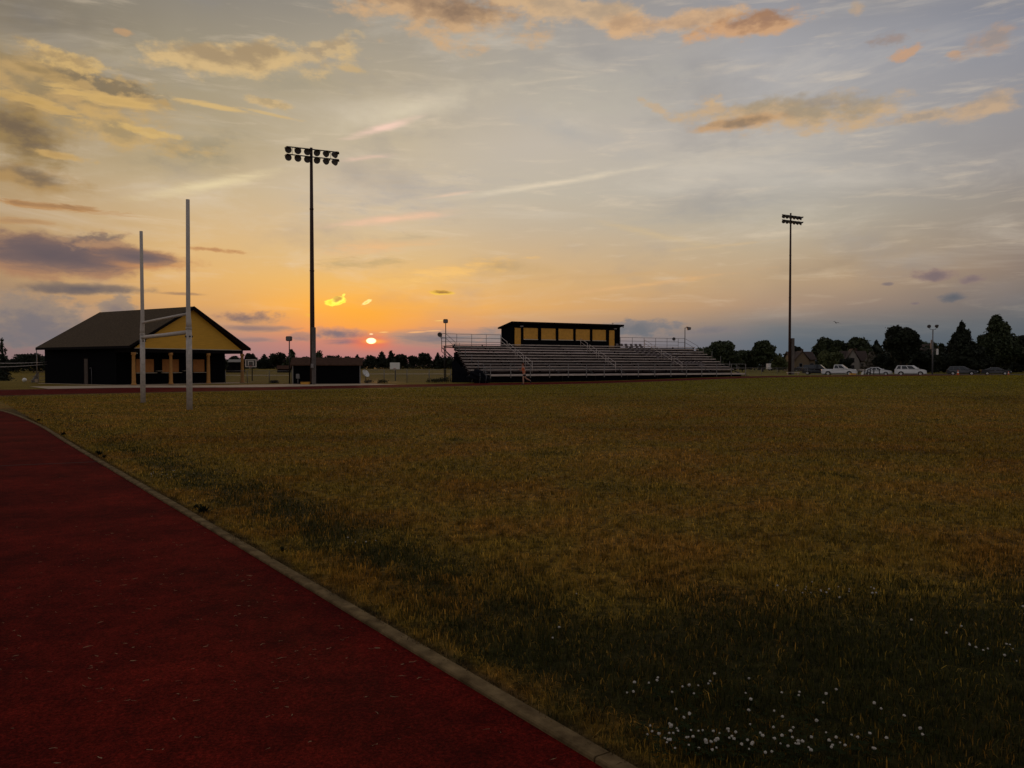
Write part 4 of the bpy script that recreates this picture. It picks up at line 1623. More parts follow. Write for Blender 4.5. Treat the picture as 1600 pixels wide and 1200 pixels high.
for k in range(CUT):
    mb.box(BL * k / CUT + .006, BL * (k + 1) / CUT - .006, .0, Y0 - .125, DZ - .05, DZ)
    mb.box(BL * k / CUT + .006, BL * (k + 1) / CUT - .006, -.03, -.003, DZ - .16, DZ + .004)
mb.build('walkway', 'aluminium', bl)
yt = Y0 + NR * RUN
mb = MB()
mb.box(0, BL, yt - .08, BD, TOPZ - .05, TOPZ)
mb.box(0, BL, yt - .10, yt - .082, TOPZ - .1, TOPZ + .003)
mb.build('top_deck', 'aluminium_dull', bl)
# supporting frames
for k in range(9):
    x = .25 + (BL - .5) * k / 8
    mb = MB()
    g0, g1, g2 = gz(x, .4), gz(x, 5.5), gz(x, BD - .2)
    mb.tube([(x, .4, g0), (x, .4, DZ - .06)], .045, 6)
    mb.tube([(x, 5.0, g1), (x, 5.0, DZ + 4.2 * RISE)], .05, 6)
    mb.tube([(x, BD - .2, g2), (x, BD - .2, TOPZ - .06)], .055, 6)
    mb.tube([(x, .4, DZ - .1), (x, yt, TOPZ - .25), (x, BD - .1, TOPZ - .12)], .06, 6)
    mb.tube([(x, 5.0, g1 + .1), (x, BD - .25, TOPZ - .4)], .035, 6)
    mb.tube([(x, BD - .2, g2 + .15), (x, 5.0, DZ + 1.1)], .035, 6)
    mb.build('support_frame', 'dark_steel', bl)
# black sheets front and rear stand in for the unlit void; tarpaulins at the sides
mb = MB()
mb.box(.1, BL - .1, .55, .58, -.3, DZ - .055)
mb.build('front_void_sheet', 'black_tarp_and_void', bl)
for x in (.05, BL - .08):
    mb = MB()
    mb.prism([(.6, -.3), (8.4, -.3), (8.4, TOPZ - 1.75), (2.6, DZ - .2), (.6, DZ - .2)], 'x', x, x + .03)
    mb.build('side_skirt', 'black_tarp_and_void', bl)
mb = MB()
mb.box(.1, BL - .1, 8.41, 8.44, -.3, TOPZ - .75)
mb.build('rear_void_sheet', 'black_tarp_and_void', bl)  # black sheet in place of the shade at the back of the void
# front guard rail
mb = MB()
for z in (DZ + .99, DZ + .55):
    mb.tube([(0, -.06, z), (BL, -.06, z)], .022, 8)
mb.build('guard_rail', 'galvanised', bl)
n = 16
for k in range(n):
    x = BL * k / (n - 1)
    mb = MB()
    mb.box(x - .03, x + .03, -.09, -.034, DZ - .34, DZ + 1.0)
    mb.build('guard_post', 'galvanised', bl)
# top rail round the rear deck
px0, px1 = 7.1, 21.2
for (xa, xb, nn) in ((0.0, px0 - .1, 4), (px1 + .1, BL, 6)):
    mb = MB()
    for z in (1.28, .86, .45):
        mb.tube([(xa, BD - .05, TOPZ + z), (xb, BD - .05, TOPZ + z)], .022, 8)
    mb.build('rear_rail', 'steel', bl)
    for k in range(nn + 1):
        x = xa + (xb - xa) * k / nn
        mb = MB()
        mb.tube([(x, BD - .05, TOPZ - .3), (x, BD - .05, TOPZ + 1.3)], .026, 8)
        mb.build('rail_post', 'steel', bl)
for x in (-.03, BL + .03):
    mb = MB()
    for z in (1.28, .8):
        mb.tube([(x, BD - .05, TOPZ + z), (x, BD - 1.2, TOPZ + z - .02), (x, BD - 3.6, TOPZ + z - 1.0)], .022, 8)
    mb.tube([(x, BD - 1.2, TOPZ - .2), (x, BD - 1.2, TOPZ + 1.26)], .026, 8)
    mb.tube([(x, BD - 3.6, TOPZ - 1.2), (x, BD - 3.6, TOPZ + .29)], .026, 8)
    for k in range(5):                                     # posts of the sloping guard down the open end
        yy = BD - 4.6 - k * 1.45
        zz = DZ + (yy - Y0) / RUN * RISE
        MB().tube([(x, yy, zz - .4), (x, yy, zz + .95)], .024, 8).build('rail_post', 'steel', bl)
    mb.build('end_rail', 'steel', bl)
    mb = MB()
    mb.tube([(x, -.05, DZ + .99), (x, 1.3, DZ + .99)], .022, 8)
    mb.tube([(x, -.05, DZ + .55), (x, 1.3, DZ + .55)], .022, 8)
    mb.tube([(x, 1.3, DZ - .3), (x, 1.3, DZ + 1.0)], .026, 8)
    mb.build('end_rail', 'galvanised', bl)
# brace and stub at the left end
mb = MB()
mb.tube([(-.1, BD - .4, TOPZ - .2), (.2, BD - 2.6, TOPZ - 1.3)], .05, 6)
mb.tube([(-.1, BD - .3, TOPZ + 1.2), (-.1, BD - .3, TOPZ - .6), (.1, BD - 2.4, TOPZ - 1.5)], .035, 6)
mb.build('end_brace', 'dark_steel', bl)
# aisle handrails: four short double rails down each aisle
for xs in (5.6, 15.6, 24.5):
    for k in range(4):
        ya = 8.55 - k * 1.75
        yb = ya - 1.35
        za = DZ + (ya - Y0) / RUN * RISE
        zb = DZ + (yb - Y0) / RUN * RISE
        mb = MB()
        for h in (.98, .58):
            mb.tube([(xs, ya, za + h), (xs, yb, zb + h)], .027, 8)
        mb.tube([(xs, ya, za - .02), (xs, ya, za + 1.0)], .025, 8)
        mb.tube([(xs, yb, zb - .02), (xs, yb, zb + 1.0)], .025, 8)
        mb.build('aisle_rail', 'aluminium', bl)
# entry steps at the right end
for k in range(4):
    mb = MB()
    mb.box(BL + .1 + k * .3, BL + .42 + k * .3, .1, 1.3, DZ - .05 - (k + 1) * .15, DZ - (k + 1) * .15)
    mb.build('step', 'aluminium_dull', bl)


def bpt(x, y, z):
    """bleacher-local to world"""
    return BF + wv * x + Vector((-wv.y, wv.x, 0)) * y + Vector((0, 0, z))


# ------------------------------------------------------------------ press box on the top deck
QB = bpt(px0, 8.85, TOPZ)
pw, pd = px1 - px0, 2.55
pr = thing('press_box', 'dark press box with yellow shutters on top of the bleachers', 'press box', QB, bang)
hz0, hz1 = 2.38, 1.98
mb = MB()
mb.box(0, pw, 0, .1, .004, hz0)
mb.box(0, pw, pd - .1, pd, .004, hz1)
for x in (0.0, pw - .1):
    mb.prism([(.1, .004), (pd - .1, .004), (pd - .1, hz1), (.1, hz0)], 'x', x, x + .1)
mb.build('wall', 'dark_siding', pr)
mb = MB()
ov = .28
mb.prism([(-.4, hz0 + .06), (pd + .3, hz1 - .04), (pd + .3, hz1 + .12), (-.4, hz0 + .24)], 'x', -ov, pw + ov)
rf = mb.build('roof', 'dark_trim', pr)
mb = MB()
mb.tube([(pw + ov - .08, -.3, hz0 + .05), (pw + ov - .08, -.3, hz0 - .12)], .05, 8)
mb.build('spout', 'dark_trim', rf)
mb = MB()
mb.tube([(pw - .6, .6, hz0 + .15), (pw - .6, .6, hz0 + .5)], .02, 6)
mb.tube([(pw - .75, .6, hz0 + .42), (pw - .45, .6, hz0 + .42)], .02, 6)
mb.build('antenna', 'steel', rf)
for (pa, pb_) in ((817.5, 840), (845, 867.7), (872, 895), (899, 921), (925, 946)):
    x0, x1 = loc_px(pa, QB, bang, 0), loc_px(pb_, QB, bang, 0)
    mb = MB()
    mb.box(x0, x1, -.05, -.003, .78, 1.98)
    mb.box(x0 + .08, x1 - .08, -.062, -.0502, .86, 1.90)
    s_ = mb.build('shutter', 'yellow_paint', pr)
    mb = MB()
    mb.box(x0 - .09, x0 - .003, -.08, -.004, .70, 2.07)
    mb.box(x1 + .003, x1 + .09, -.08, -.004, .70, 2.07)
    mb.box(x0 - .003, x1 + .003, -.08, -.004, 1.983, 2.07)
    mb.build('frame', 'dark_trim', s_)
    mb = MB()
    mb.box(x0 - .003, x1 + .003, -.12, -.004, .70, .777)
    mb.build('sill', 'pale_trim', s_)
for (pa, pb_) in ((804, 813.3), (951.5, 959.5)):
    x0, x1 = loc_px(pa, QB, bang, 0), loc_px(pb_, QB, bang, 0)
    mb = MB()
    mb.box(x0, x1, -.05, -.003, .02, 1.95)
    d_ = mb.build('door', 'yellow_paint', pr)
    mb = MB()
    mb.tube([(x1 - .1, -.05, .95), (x1 - .1, -.1, .95)], .035, 8)
    mb.build('handle', 'steel', d_)
    mb = MB()
    mb.bbox(x1 - .12, x1 + .25, -.22, -.004, 2.06, 2.2, .03)
    mb.build('lamp', 'galvanised', pr)

# ------------------------------------------------------------------ stadium seats clipped to the benches
rowsx = {9: (20.6, 23.9, 6), 8: (21.4, 23.6, 4), 7: (21.4, 24.1, 5), 6: (21.9, 24.2, 4), 5: (22.6, 26.0, 6), 4: (23.6, 26.4, 4), 2: (24.6, 28.6, 8), 1: (27.8, 28.4, 2)}
seat = None
for r, (xa, xb, nn) in rowsx.items():
    for k in range(nn):
        x = xa + (xb - xa) * k / max(1, nn - 1) + random.uniform(-.06, .06)
        p_ = bpt(x, Y0 + r * RUN + .43, DZ + r * RISE + .452)
        if seat is None:
            seat = thing('stadium_seat', 'folding stadium seat with a low back, clipped to the benches right of the press box', 'seat', p_, bang, 'stadium seats clipped to the benches')
            MB().bbox(-.19, .19, -.2, .18, 0, .045, .015).build('seat', 'aluminium_dull', seat)
            MB().add([(-.19, .14, .05), (.19, .14, .05), (.17, .22, .28), (-.17, .22, .28), (-.19, .18, .05), (.19, .18, .05), (.17, .26, .27), (-.17, .26, .27)],
                     [(0, 1, 2, 3), (7, 6, 5, 4), (0, 4, 5, 1), (3, 2, 6, 7), (0, 3, 7, 4), (1, 5, 6, 2)]).build('backrest', 'aluminium_dull', seat)
        else:
            copy_tree(seat, loc=p_)

# ------------------------------------------------------------------ small lights round the bleachers


def box_light(label, base, H, kind, group='small floodlight poles', rot=0.0):
    t_ = thing('floodlight_pole', label, 'floodlight pole', base, rot, group)
    mb = MB()
    mb.tube([(0, 0, -.1), (0, 0, H)], [.06, .045], 10)
    mb.build('pole', 'dark_steel', t_)
    if kind == 'box':
        mb = MB()
        mb.bbox(-.24, .24, -.3, .12, H, H + .42, .05)
        f = mb.build('lamp_head', 'lamp_housing', t_)
        MB().box(-.19, .19, -.306, -.3005, H + .05, H + .37).build('lens', 'lens', f)
    elif kind == 'arm':
        mb = MB()
        mb.tube([(0, 0, H - .05), (.18, 0, H + .02), (.3, 0, H)], .03, 8)
        mb.build('bracket', 'dark_steel', t_)
        mb = MB()
        mb.add([(.2, -.25, H + .12), (.72, -.25, H + .02), (.66, -.25, H - .28), (.32, -.25, H - .34), (.2, .2, H + .16), (.72, .2, H + .06), (.66, .2, H - .22), (.32, .2, H - .28)],
               [(0, 1, 2, 3), (7, 6, 5, 4), (0, 4, 5, 1), (1, 5, 6, 2), (2, 6, 7, 3), (3, 7, 4, 0)])
        f = mb.build('lamp_head', 'lamp_housing', t_)
        MB().quad((.36, -.256, H - .28), (.62, -.256, H - .24), (.66, -.256, H), (.26, -.256, H + .06)).build('lens', 'lens', f)
    return t_


p_ = bpt(.55, BD + .1, 0)
box_light('box lamp on a thin pole rising from the left end of the bleachers', (XA(696.5, p_.y), p_.y, gz(0, BD)), ZA(505, p_.y) - gz(0, BD), 'box')
p_ = bpt(BL + .3, BD + .4, 0)
box_light('bent-arm lamp on a thin pole at the right end of the bleachers', (XA(1070, p_.y), p_.y, .3), ZA(512, p_.y) - .3, 'arm')
box_light('box lamp on a pole standing at the left end of the low shed', (XA(452.3, 69), 69, 0), ZA(533, 69), 'box')
# lamps fixed to the rail ends
for (px, py, y_, lb, s) in ((687.3, 522.8, bpt(-.2, BD - .3, 0).y, 'round grey lamp fixed to the rail at the left end of the bleachers', .75), (1053, 529.5, bpt(BL - .4, BD - .2, 0).y, 'small dark lamp fixed to the rail at the right end of the bleachers', .62)):
    q = P(px, py, y_)
    t_ = thing('rail_lamp', lb, 'lamp', q, 0, 'lamps fixed to the bleacher rails')
    m = Matrix.Scale(s, 4)
    MB().lathe([(.0, -.32), (.14, -.31), (.27, -.22), (.33, -.06), (.34, .08), (.32, .10)], 14, m @ Vector((-.35, -1, -.35)).to_track_quat('Z', 'Y').to_matrix().to_4x4()).build('housing', 'steel', t_)
    MB().lathe([(.0, .07), (.319, .085)], 14, m @ Vector((-.35, -1, -.35)).to_track_quat('Z', 'Y').to_matrix().to_4x4()).build('lens', 'lens', t_)
    mb = MB()
    mb.tube([(.0, .1, -.2 * s), (.12 * s, .2 * s, -.5 * s)], .03, 6)
    mb.build('bracket', 'dark_steel', t_)

# covered mats stacked at the left end of the bleachers
cv = thing('equipment_pile', 'pile of gear under a black tarpaulin at the left end of the bleachers', 'covered gear', (XA(748, 71.6), 71.6, 0))
bm = bmesh.new()
bmesh.ops.create_icosphere(bm, subdivisions=4, radius=1.0)
for v in bm.verts:
    c = v.co.copy()
    k = 1 + .16 * math.sin(c.x * 5 + 1) * math.cos(c.y * 4) + .1 * math.sin(c.z * 9 + c.x * 7)
    v.co = Vector((math.copysign(abs(c.x) ** .6, c.x) * .95 * k, math.copysign(abs(c.y) ** .6, c.y) * .7 * k, max(-.05, .38 + .58 * c.z * k + .25 * math.sin(c.x * 2.2 + 2.4))))
MB_ = MB()
MB_.bm(bm, True)
MB_.build('cover', 'black_tarp_and_void', cv)
mb = MB()
for x in (-.6, .1, .65):
    mb.tube([(x, -.72, .0), (x + .06, -.7, .5), (x + .02, -.45, 1.0), (x, .3, 1.02)], .02, 6)
mb.build('strap', 'steel', cv)
# dark screen on the ramp side
rp_ = thing('tarpaulin_screen', 'black triangular tarpaulin screen leaning at the left end of the bleachers', 'screen', (XA(706, 74.5), 74.5, 0), 0)
MB().prism([(0, 0), (0, 1.95), (.35, 2.1), (1.25, 1.1), (2.1, .25), (2.1, 0)], 'y', 0, .05).build('cloth', 'black_tarp_and_void', rp_)
for (x, h) in ((.03, 2.0), (2.05, .3)):
    MB().tube([(x, .08, 0), (x, .08, h)], .03, 6).build('stake', 'dark_steel', rp_)

# ------------------------------------------------------------------ fences


def fence(label, pts, h, spacing, gap=0.0):
    f_ = thing('chain_link_fence', label, 'fence', (pts[0][0], pts[0][1], 0), 0, 'chain link fences')
    o = Vector((pts[0][0], pts[0][1], 0))
    mr, ms = MB(), MB()
    for a, c in zip(pts[:-1], pts[1:]):
        a, c = Vector(a), Vector(c)
        n = max(1, round((c - a).length / spacing))
        prev = None
        for k in range(n + 1):
            q = a.lerp(c, k / n)
            z = terr(q.x, q.y)
            if prev is not None:
                mr.tube([(prev[0] - o.x, prev[1] - o.y, prev[2] + h), (q.x - o.x, q.y - o.y, z + h)], .024, 6)
                ms.quad((prev[0] - o.x, prev[1] - o.y + .03, prev[2] + .03), (q.x - o.x, q.y - o.y + .03, z + .03), (q.x - o.x, q.y - o.y + .03, z + h - .02), (prev[0] - o.x, prev[1] - o.y + .03, prev[2] + h - .02))
            if k < n or c == Vector(pts[-1]):
                MB().tube([(q.x - o.x, q.y - o.y, z - .1), (q.x - o.x, q.y - o.y, z + h + .04)], .032, 8).build('post', 'steel', f_)
            prev = (q.x, q.y, z)
    mr.build('top_rail', 'galvanised', f_)
    ms.build('mesh', 'chain_link', f_)


fence('low chain link fence between the concession building and the shed', [(XA(352, 71), 71), (XA(455, 70.5), 70.5)], 1.12, 2.4)
fence('low chain link fence between the shed and the bleachers', [(XA(563, 70.5), 70.5), (XA(704, 75.5), 75.5)], 1.2, 2.6)
fence('low chain link fence across the grass right of the bleachers', [(XA(1165, 118), 118), (XA(1262, 122), 122)], 1.2, 3.0)
# far pale boundary rail at the edge of the meadow


def far_rail(label, px0, px1, Y, h):
    t_ = thing('boundary_fence', label, 'fence', (XA(px0, Y), Y, terr(XA(px0, Y), Y)), 0, 'far boundary fences')
    w_ = XA(px1, Y) - XA(px0, Y)
    MB().tube([(0, 0, h), (w_, 0, h)], .07, 6).build('rail', 'wire', t_)
    n = int(w_ / 6)
    for k in range(n + 1):
        MB().tube([(w_ * k / n, 0, 0), (w_ * k / n, 0, h)], .06, 6).build('post', 'steel', t_)


far_rail('long pale rail far across the meadow, left of the shed', 345, 452, 230, .5)
far_rail('long pale rail far across the meadow, right of the shed', 566, 704, 250, .5)

# ------------------------------------------------------------------ basketball hoops


def hoop(label, px, ytop, ybot, Y, bw, solid):
    gz_ = terr(XA(px, Y), Y)
    t_ = thing('basketball_hoop', label, 'basketball hoop', (XA(px, Y), Y, gz_), 0, 'basketball hoops beyond the track')
    z0, z1 = ZA(ybot, Y) - gz_, ZA(ytop, Y) - gz_
    MB().tube([(0, .6, -.1), (0, .6, z0 + .35), (0, .08, z0 + .5)], .11 if solid else .08, 10).build('pole', 'galvanised' if solid else 'dark_steel', t_)
    if solid:
        b_ = MB().bbox(-bw / 2, bw / 2, -.03, .03, z0, z1, .02).build('backboard', 'backboard_white', t_)
    else:
        b_ = MB().box(-bw / 2 + .1, bw / 2 - .1, -.015, .015, z0 + .1, z1 - .1).build('backboard', 'backboard_clear', t_)
        mb = MB()
        for (xa, xb, za, zb, y_) in ((-bw / 2, bw / 2, z1 - .12, z1, .03), (-bw / 2, bw / 2, z0, z0 + .12, .03), (-bw / 2, -bw / 2 + .12, z0 + .12, z1 - .12, .03), (bw / 2 - .12, bw / 2, z0 + .12, z1 - .12, .03)):
            mb.box(xa, xb, -y_, y_, za, zb)
        s = .45
        zc = z0 + .25
        for (xa, xb, za, zb) in ((-s, s, zc + .62, zc + .74), (-s, -s + .12, zc, zc + .62), (s - .12, s, zc, zc + .62)):
            mb.box(xa, xb, -.028, -.0155, za, zb)
        mb.build('border', 'wire', b_)
    rim = MB()
    pts = [(.23 * math.cos(k / 14 * 6.283), -.38 + .23 * math.sin(k / 14 * 6.283), z0 + .15) for k in range(15)]
    rim.tube(pts, .025, 6, cap=False)
    rim.box(-.08, .08, -.16, -.032, z0 + .08, z0 + .2)
    rim.build('rim', 'red_rim', t_)
    net = MB()
    for k in range(10):
        a = k / 10 * 6.283
        net.tube([(.22 * math.cos(a), -.38 + .22 * math.sin(a), z0 + .14), (.14 * math.cos(a + .3), -.38 + .14 * math.sin(a + .3), z0 - .25)], .008, 4, cap=False)
    net.build('net', 'wire', t_)


hoop('basketball hoop with a solid white backboard between the shed and the bleachers', 617, 566.5, 577, 140, 1.75, True)
hoop('basketball hoop with a clear framed backboard beside the concession porch', 392, 561.5, 573.5, 125, 1.75, False)

# ------------------------------------------------------------------ things about the shed
mt = thing('meter_cabinet', 'pale electric cabinet on a thin post against the shed', 'cabinet', (XA(465.4, 66.9), 66.9, 0))
MB().tube([(0, .0, 0), (0, 0, .5)], .03, 8).build('post', 'galvanised', mt)
MB().bbox(-.14, .14, -.12, .12, .48, .88, .02).build('box', 'galvanised', mt)
cr = thing('yellow_box', 'low yellow wooden box in front of the shed at the foot of the light tower', 'box', (XA(477, 65.6), 65.6, 0))
MB().bbox(-.36, .36, -.2, .2, .0, .19, .02).build('body', 'yellow_paint', cr)
MB().bbox(-.38, .38, -.22, .22, .192, .225, .01).build('lid', 'yellow_paint', cr)
ds = thing('white_dish', 'white curved dish tipped up on a short post in the grass right of the shed', 'dish', (XA(571, 78), 78, terr(XA(571, 78), 78)))
m = Matrix.Translation((0, 0, .80)) @ Vector((.75, -.45, .55)).to_track_quat('Z', 'Y').to_matrix().to_4x4()
MB().lathe([(0, -.12), (.15, -.10), (.3, -.03), (.42, .08), (.43, .08), (.3, -.05), (.15, -.125), (0, -.145)], 18, m).build('dish', 'backboard_white', ds)
MB().tube([(0, .1, -.1), (0, .1, .55), (-.05, .02, .72)], .035, 8).build('post', 'steel', ds)

# left edge: wires, pole, stand of planks, ball
ends = [((-46.0, 57.0, ZA(548, 57)), (XA(71, 69), 69.2, ZA(565.5, 69.2)), 2, 'upper of the two pale wires sagging at the left of the concession building'),
        ((-46.0, 57.0, ZA(560, 57)), (XA(71, 69), 69.2, ZA(569, 69.2)), 2, 'lower of the two pale wires sagging at the left of the concession building')]
for a, c, _, lb in ends:
    a, c = Vector(a), Vector(c)
    pts = []
    for k in range(17):
        s = k / 16
        q = a.lerp(c, s)
        q.z -= .42 * (1 - (2 * s - 1) ** 2) + .0
        pts.append(q - a)
    w_ = MB().tube(pts, .024, 6).build('wire', 'wire', loc=a)
    tag(w_, lb, 'wire', 'pale wires left of the concession building')
t_ = thing('thin_pole', 'thin pole standing just left of the concession building', 'pole', (XA(57.5, 72), 72, 0))
MB().tube([(0, 0, 0), (0, 0, ZA(545, 72))], [.045, .035], 8).build('shaft', 'steel', t_)
MB().bbox(-.14, .14, -.1, .1, .05, .35, .02).build('base', 'concrete', t_)
st = thing('plank_stand', 'small stand of weathered planks half hidden by the concession building', 'stand', (XA(43, 74), 74, 0), .08)
for k, (z, y_) in enumerate(((.18, 0), (.55, .55), (.95, 1.1))):
    MB().box(0, 2.6, y_, y_ + .28, z, z + .06).build('plank', 'wood', st)
for x in (.3, 2.2):
    MB().prism([(0, 0), (1.3, 0), (1.3, .94), (1.1, .94), (.05, .17), (0, .17)], 'x', x, x + .07).build('side_frame', 'steel', st)
bl_ = thing('white_ball', 'small white ball lying in the grass left of the plank stand', 'ball', (XA(38, 76), 76, .0))
bm = bmesh.new()
bmesh.ops.create_uvsphere(bm, u_segments=20, v_segments=14, radius=.2)
for v in bm.verts:
    v.co.z += .2
MB_ = MB()
MB_.bm(bm, True)
MB_.build('ball', 'backboard_white', bl_)

# distant farm buildings on the left


def far_shed(label, px0, px1, Y, zt, ze, roof, wall, group=None):
    x0, x1 = XA(px0, Y), XA(px1, Y)
    g_ = terr((x0 + x1) / 2, Y)
    t_ = thing('distant_shed', label, 'shed', (x0, Y, g_), 0, group)
    w_ = x1 - x0
    d = w_ * .6
    MB().box(.2, w_ - .2, .2, d, 0, ze - g_).build('wall', wall, t_)
    mb = MB()
    zz, ee = zt - g_, ze - g_
    mb.prism([(-.2, ee - .1), (-.2, ee + .02), (d / 2, zz), (d + .4, ee + .02), (d + .4, ee - .1), (d / 2, zz - .12)], 'x', -.1, w_ + .1)
    mb.build('roof', roof, t_)
    for xx in (.2, .62):
        MB().box(w_ * xx, w_ * (xx + .16), .17, .197, .1, (ee) * .62).build('door', 'dark_trim', t_)


far_shed('distant white-roofed shed seen under the porch of the concession building', 352, 378, 300, ZA(561.5, 300), ZA(565.5, 300), 'house_white', 'dark_siding', 'distant sheds across the meadow')
far_shed('distant brown-roofed shed just left of the shed lamp', 432, 453, 300, ZA(571, 300), ZA(576.5, 300), 'shed_roof', 'dark_siding', 'distant sheds across the meadow')

# ------------------------------------------------------------------ runner


def skin_mesh(name, nodes, links, m, parent, root=0, sub=2):
    me = bpy.data.meshes.new(name)
    me.from_pydata([n[0] for n in nodes], links, [])
    o = bpy.data.objects.new(name, me)
    C.objects.link(o)
    mo = o.modifiers.new('skin', 'SKIN')
    for i, n in enumerate(nodes):
        r = n[1]
        me.skin_vertices[0].data[i].radius = r if isinstance(r, tuple) else (r, r)
    me.skin_vertices[0].data[root].use_root = True
    s = o.modifiers.new('sub', 'SUBSURF')
    s.levels = s.render_levels = sub
    dg = bpy.context.evaluated_depsgraph_get()
    dg.update()
    nm = bpy.data.meshes.new_from_object(o.evaluated_get(dg))
    o.modifiers.clear()
    o.data = nm
    bpy.data.meshes.remove(me)
    nm.name = name
    nm.materials.clear()
    nm.materials.append(M[m])
    nm.polygons.foreach_set('use_smooth', [True] * len(nm.polygons))
    if parent:
        o.parent = parent
    return o


# local frame: running towards -x; y towards the bleachers; z up. 1.70 m tall
RP = G(819, 601.2)
N_ = []
K_ = []


def jn(p, r, frm=None):
    N_.append((p, r))
    if frm is not None:
        K_.append((frm, len(N_) - 1))
    return len(N_) - 1


pel = jn((0, 0, .90), (.145, .115))
wai = jn((-.02, 0, 1.06), (.125, .10), pel)
che = jn((-.06, 0, 1.26), (.155, .115), wai)
nkb = jn((-.09, 0, 1.42), (.09, .085), che)
nek = jn((-.105, 0, 1.50), .055, nkb)
hd0 = jn((-.125, 0, 1.57), (.078, .085), nek)
hd1 = jn((-.14, 0, 1.65), (.088, .098), hd0)
hd2 = jn((-.135, 0, 1.71), (.066, .075), hd1)
nose = jn((-.235, 0, 1.615), .016, hd0)


def leg(side, pts):
    h = jn((0.0, .09 * side, .86), .10, pel)
    k1 = jn(pts[0], .085, h)
    kn = jn(pts[1], .062, k1)
    cf = jn(pts[2], .058, kn)
    an = jn(pts[3], .038, cf)
    he = jn(pts[4], .042, an)
    to = jn(pts[5], .032, he)


# the leading leg is planted (left in the picture); the trailing leg is kicked back
leg(-1, [(-.07, -.09, .68), (-.10, -.09, .47), (-.07, -.09, .30), (-.09, -.09, .09), (-.07, -.09, .045), (-.25, -.09, .035)])
leg(1, [(.09, .09, .68), (.17, .09, .50), (.34, .09, .43), (.52, .09, .33), (.56, .09, .30), (.55, .09, .12)])


def arm(side, sh, el_, wr, fdir):
    s0 = jn((-.08, .19 * side, 1.40), .06, nkb)
    s1 = jn(sh, .05, s0)
    e = jn(el_, .042, s1)
    w_ = jn(wr, .028, e)
    f = Vector(fdir).normalized()
    acr = Vector((0, 0, 1)).cross(f).normalized() if abs(f.z) < .8 else Vector((1, 0, 0))
    pal = jn(tuple(Vector(wr) + f * .075), (.030, .018), w_)
    for k, ln_ in enumerate((.062, .072, .068, .052)):
        o_ = acr * (-.028 + .019 * k)
        a = jn(tuple(Vector(wr) + f * .10 + o_), .0095, pal)
        b_ = jn(tuple(Vector(wr) + f * (.10 + ln_ * .6) + o_ * 1.05 + Vector((.008, 0, -.012))), .0088, a)
        jn(tuple(Vector(wr) + f * (.10 + ln_) + o_ + Vector((.022, 0, -.032))), .008, b_)
    th_ = jn(tuple(Vector(wr) + f * .045 + acr * -.038 + Vector((0, 0, .012))), .011, w_)
    jn(tuple(Vector(wr) + f * .085 + acr * -.052 + Vector((-.005, 0, .01))), .009, th_)


arm(-1, (-.02, -.24, 1.27), (.08, -.25, 1.13), (-.14, -.22, 1.09), (-.9, .15, .35))
arm(1, (-.16, .23, 1.27), (-.22, .25, 1.12), (-.38, .17, 1.24), (-.7, -.2, .6))
runner = skin_mesh('person', N_, K_, 'skin', None)
runner.location = (RP.x, RP.y, .012)
runner.rotation_euler = (0, 0, R(8))
tag(runner, 'runner in a bright orange top and black shorts, jogging left along the track', 'person')
skin_mesh('shirt', [((-.01, 0, .93), (.155, .125)), ((-.03, 0, 1.08), (.150, .122)), ((-.06, 0, 1.26), (.178, .137)), ((-.085, 0, 1.39), (.130, .105)), ((-.095, 0, 1.45), (.075, .07)),
                    ((-.08, -.19, 1.385), .078), ((-.03, -.24, 1.27), .066), ((-.08, .19, 1.385), .078), ((-.15, .23, 1.28), .066)],
          [(0, 1), (1, 2), (2, 3), (3, 4), (3, 5), (5, 6), (3, 7), (7, 8)], 'orange_shirt', runner, 1)
skin_mesh('shorts', [((0, 0, .93), (.158, .128)), ((0, 0, .86), (.155, .13)), ((-.02, -.095, .80), .112), ((-.075, -.092, .64), .105), ((.03, .095, .80), .112), ((.10, .092, .65), .105)],
          [(0, 1), (1, 2), (2, 3), (1, 4), (4, 5)], 'black_cloth', runner, 0)
skin_mesh('hair', [((-.115, 0, 1.73), (.080, .088)), ((-.085, 0, 1.68), (.084, .092)), ((-.055, 0, 1.60), (.055, .07))], [(0, 1), (1, 2)], 'hair', runner, 1)
for pts in ([(-.05, -.09, .075), (-.10, -.09, .05), (-.27, -.09, .04)], [(.535, .09, .33), (.575, .09, .27), (.555, .09, .10)]):
    skin_mesh('shoe', [(pts[0], .05), (pts[1], .052), (pts[2], .038)], [(0, 1), (1, 2)], 'shoe', runner, 1)
for s in (-1, 1):
    bm = bmesh.new()
    bmesh.ops.create_uvsphere(bm, u_segments=8, v_segments=6, radius=.013)
    for v in bm.verts:
        v.co += Vector((-.218, .036 * s, 1.645))
    MB_ = MB()
    MB_.bm(bm, True)
    MB_.build('eye', 'black_plastic', runner)

# ------------------------------------------------------------------ parking lot and vehicles
PL = [(20, 108), (110, 90), (160, 130), (60, 150)]
mb = MB()
lot = [(XA(1262, 121), 121), (XA(1262, 140), 140), (XA(1720, 140), 140), (XA(1720, 112), 112)]
N1 = 24
vs = []
for k in range(N1 + 1):
    a = Vector(lot[0]).lerp(Vector(lot[3]), k / N1)
    c = Vector(lot[1]).lerp(Vector(lot[2]), k / N1)
    vs += [(a.x, a.y, terr(a.x, a.y) + .02), (c.x, c.y, terr(c.x, c.y) + .02)]
mb.add(vs, [(2 * k, 2 * k + 2, 2 * k + 3, 2 * k + 1) for k in range(N1)])
tag(mb.build('parking_lot', 'asphalt'), kind='structure')


def arch(cx, r, z0, n=7):
    return [(cx + r * math.cos(math.pi * k / n), z0 + r * math.sin(math.pi * k / n)) for k in range(n, -1, -1)]


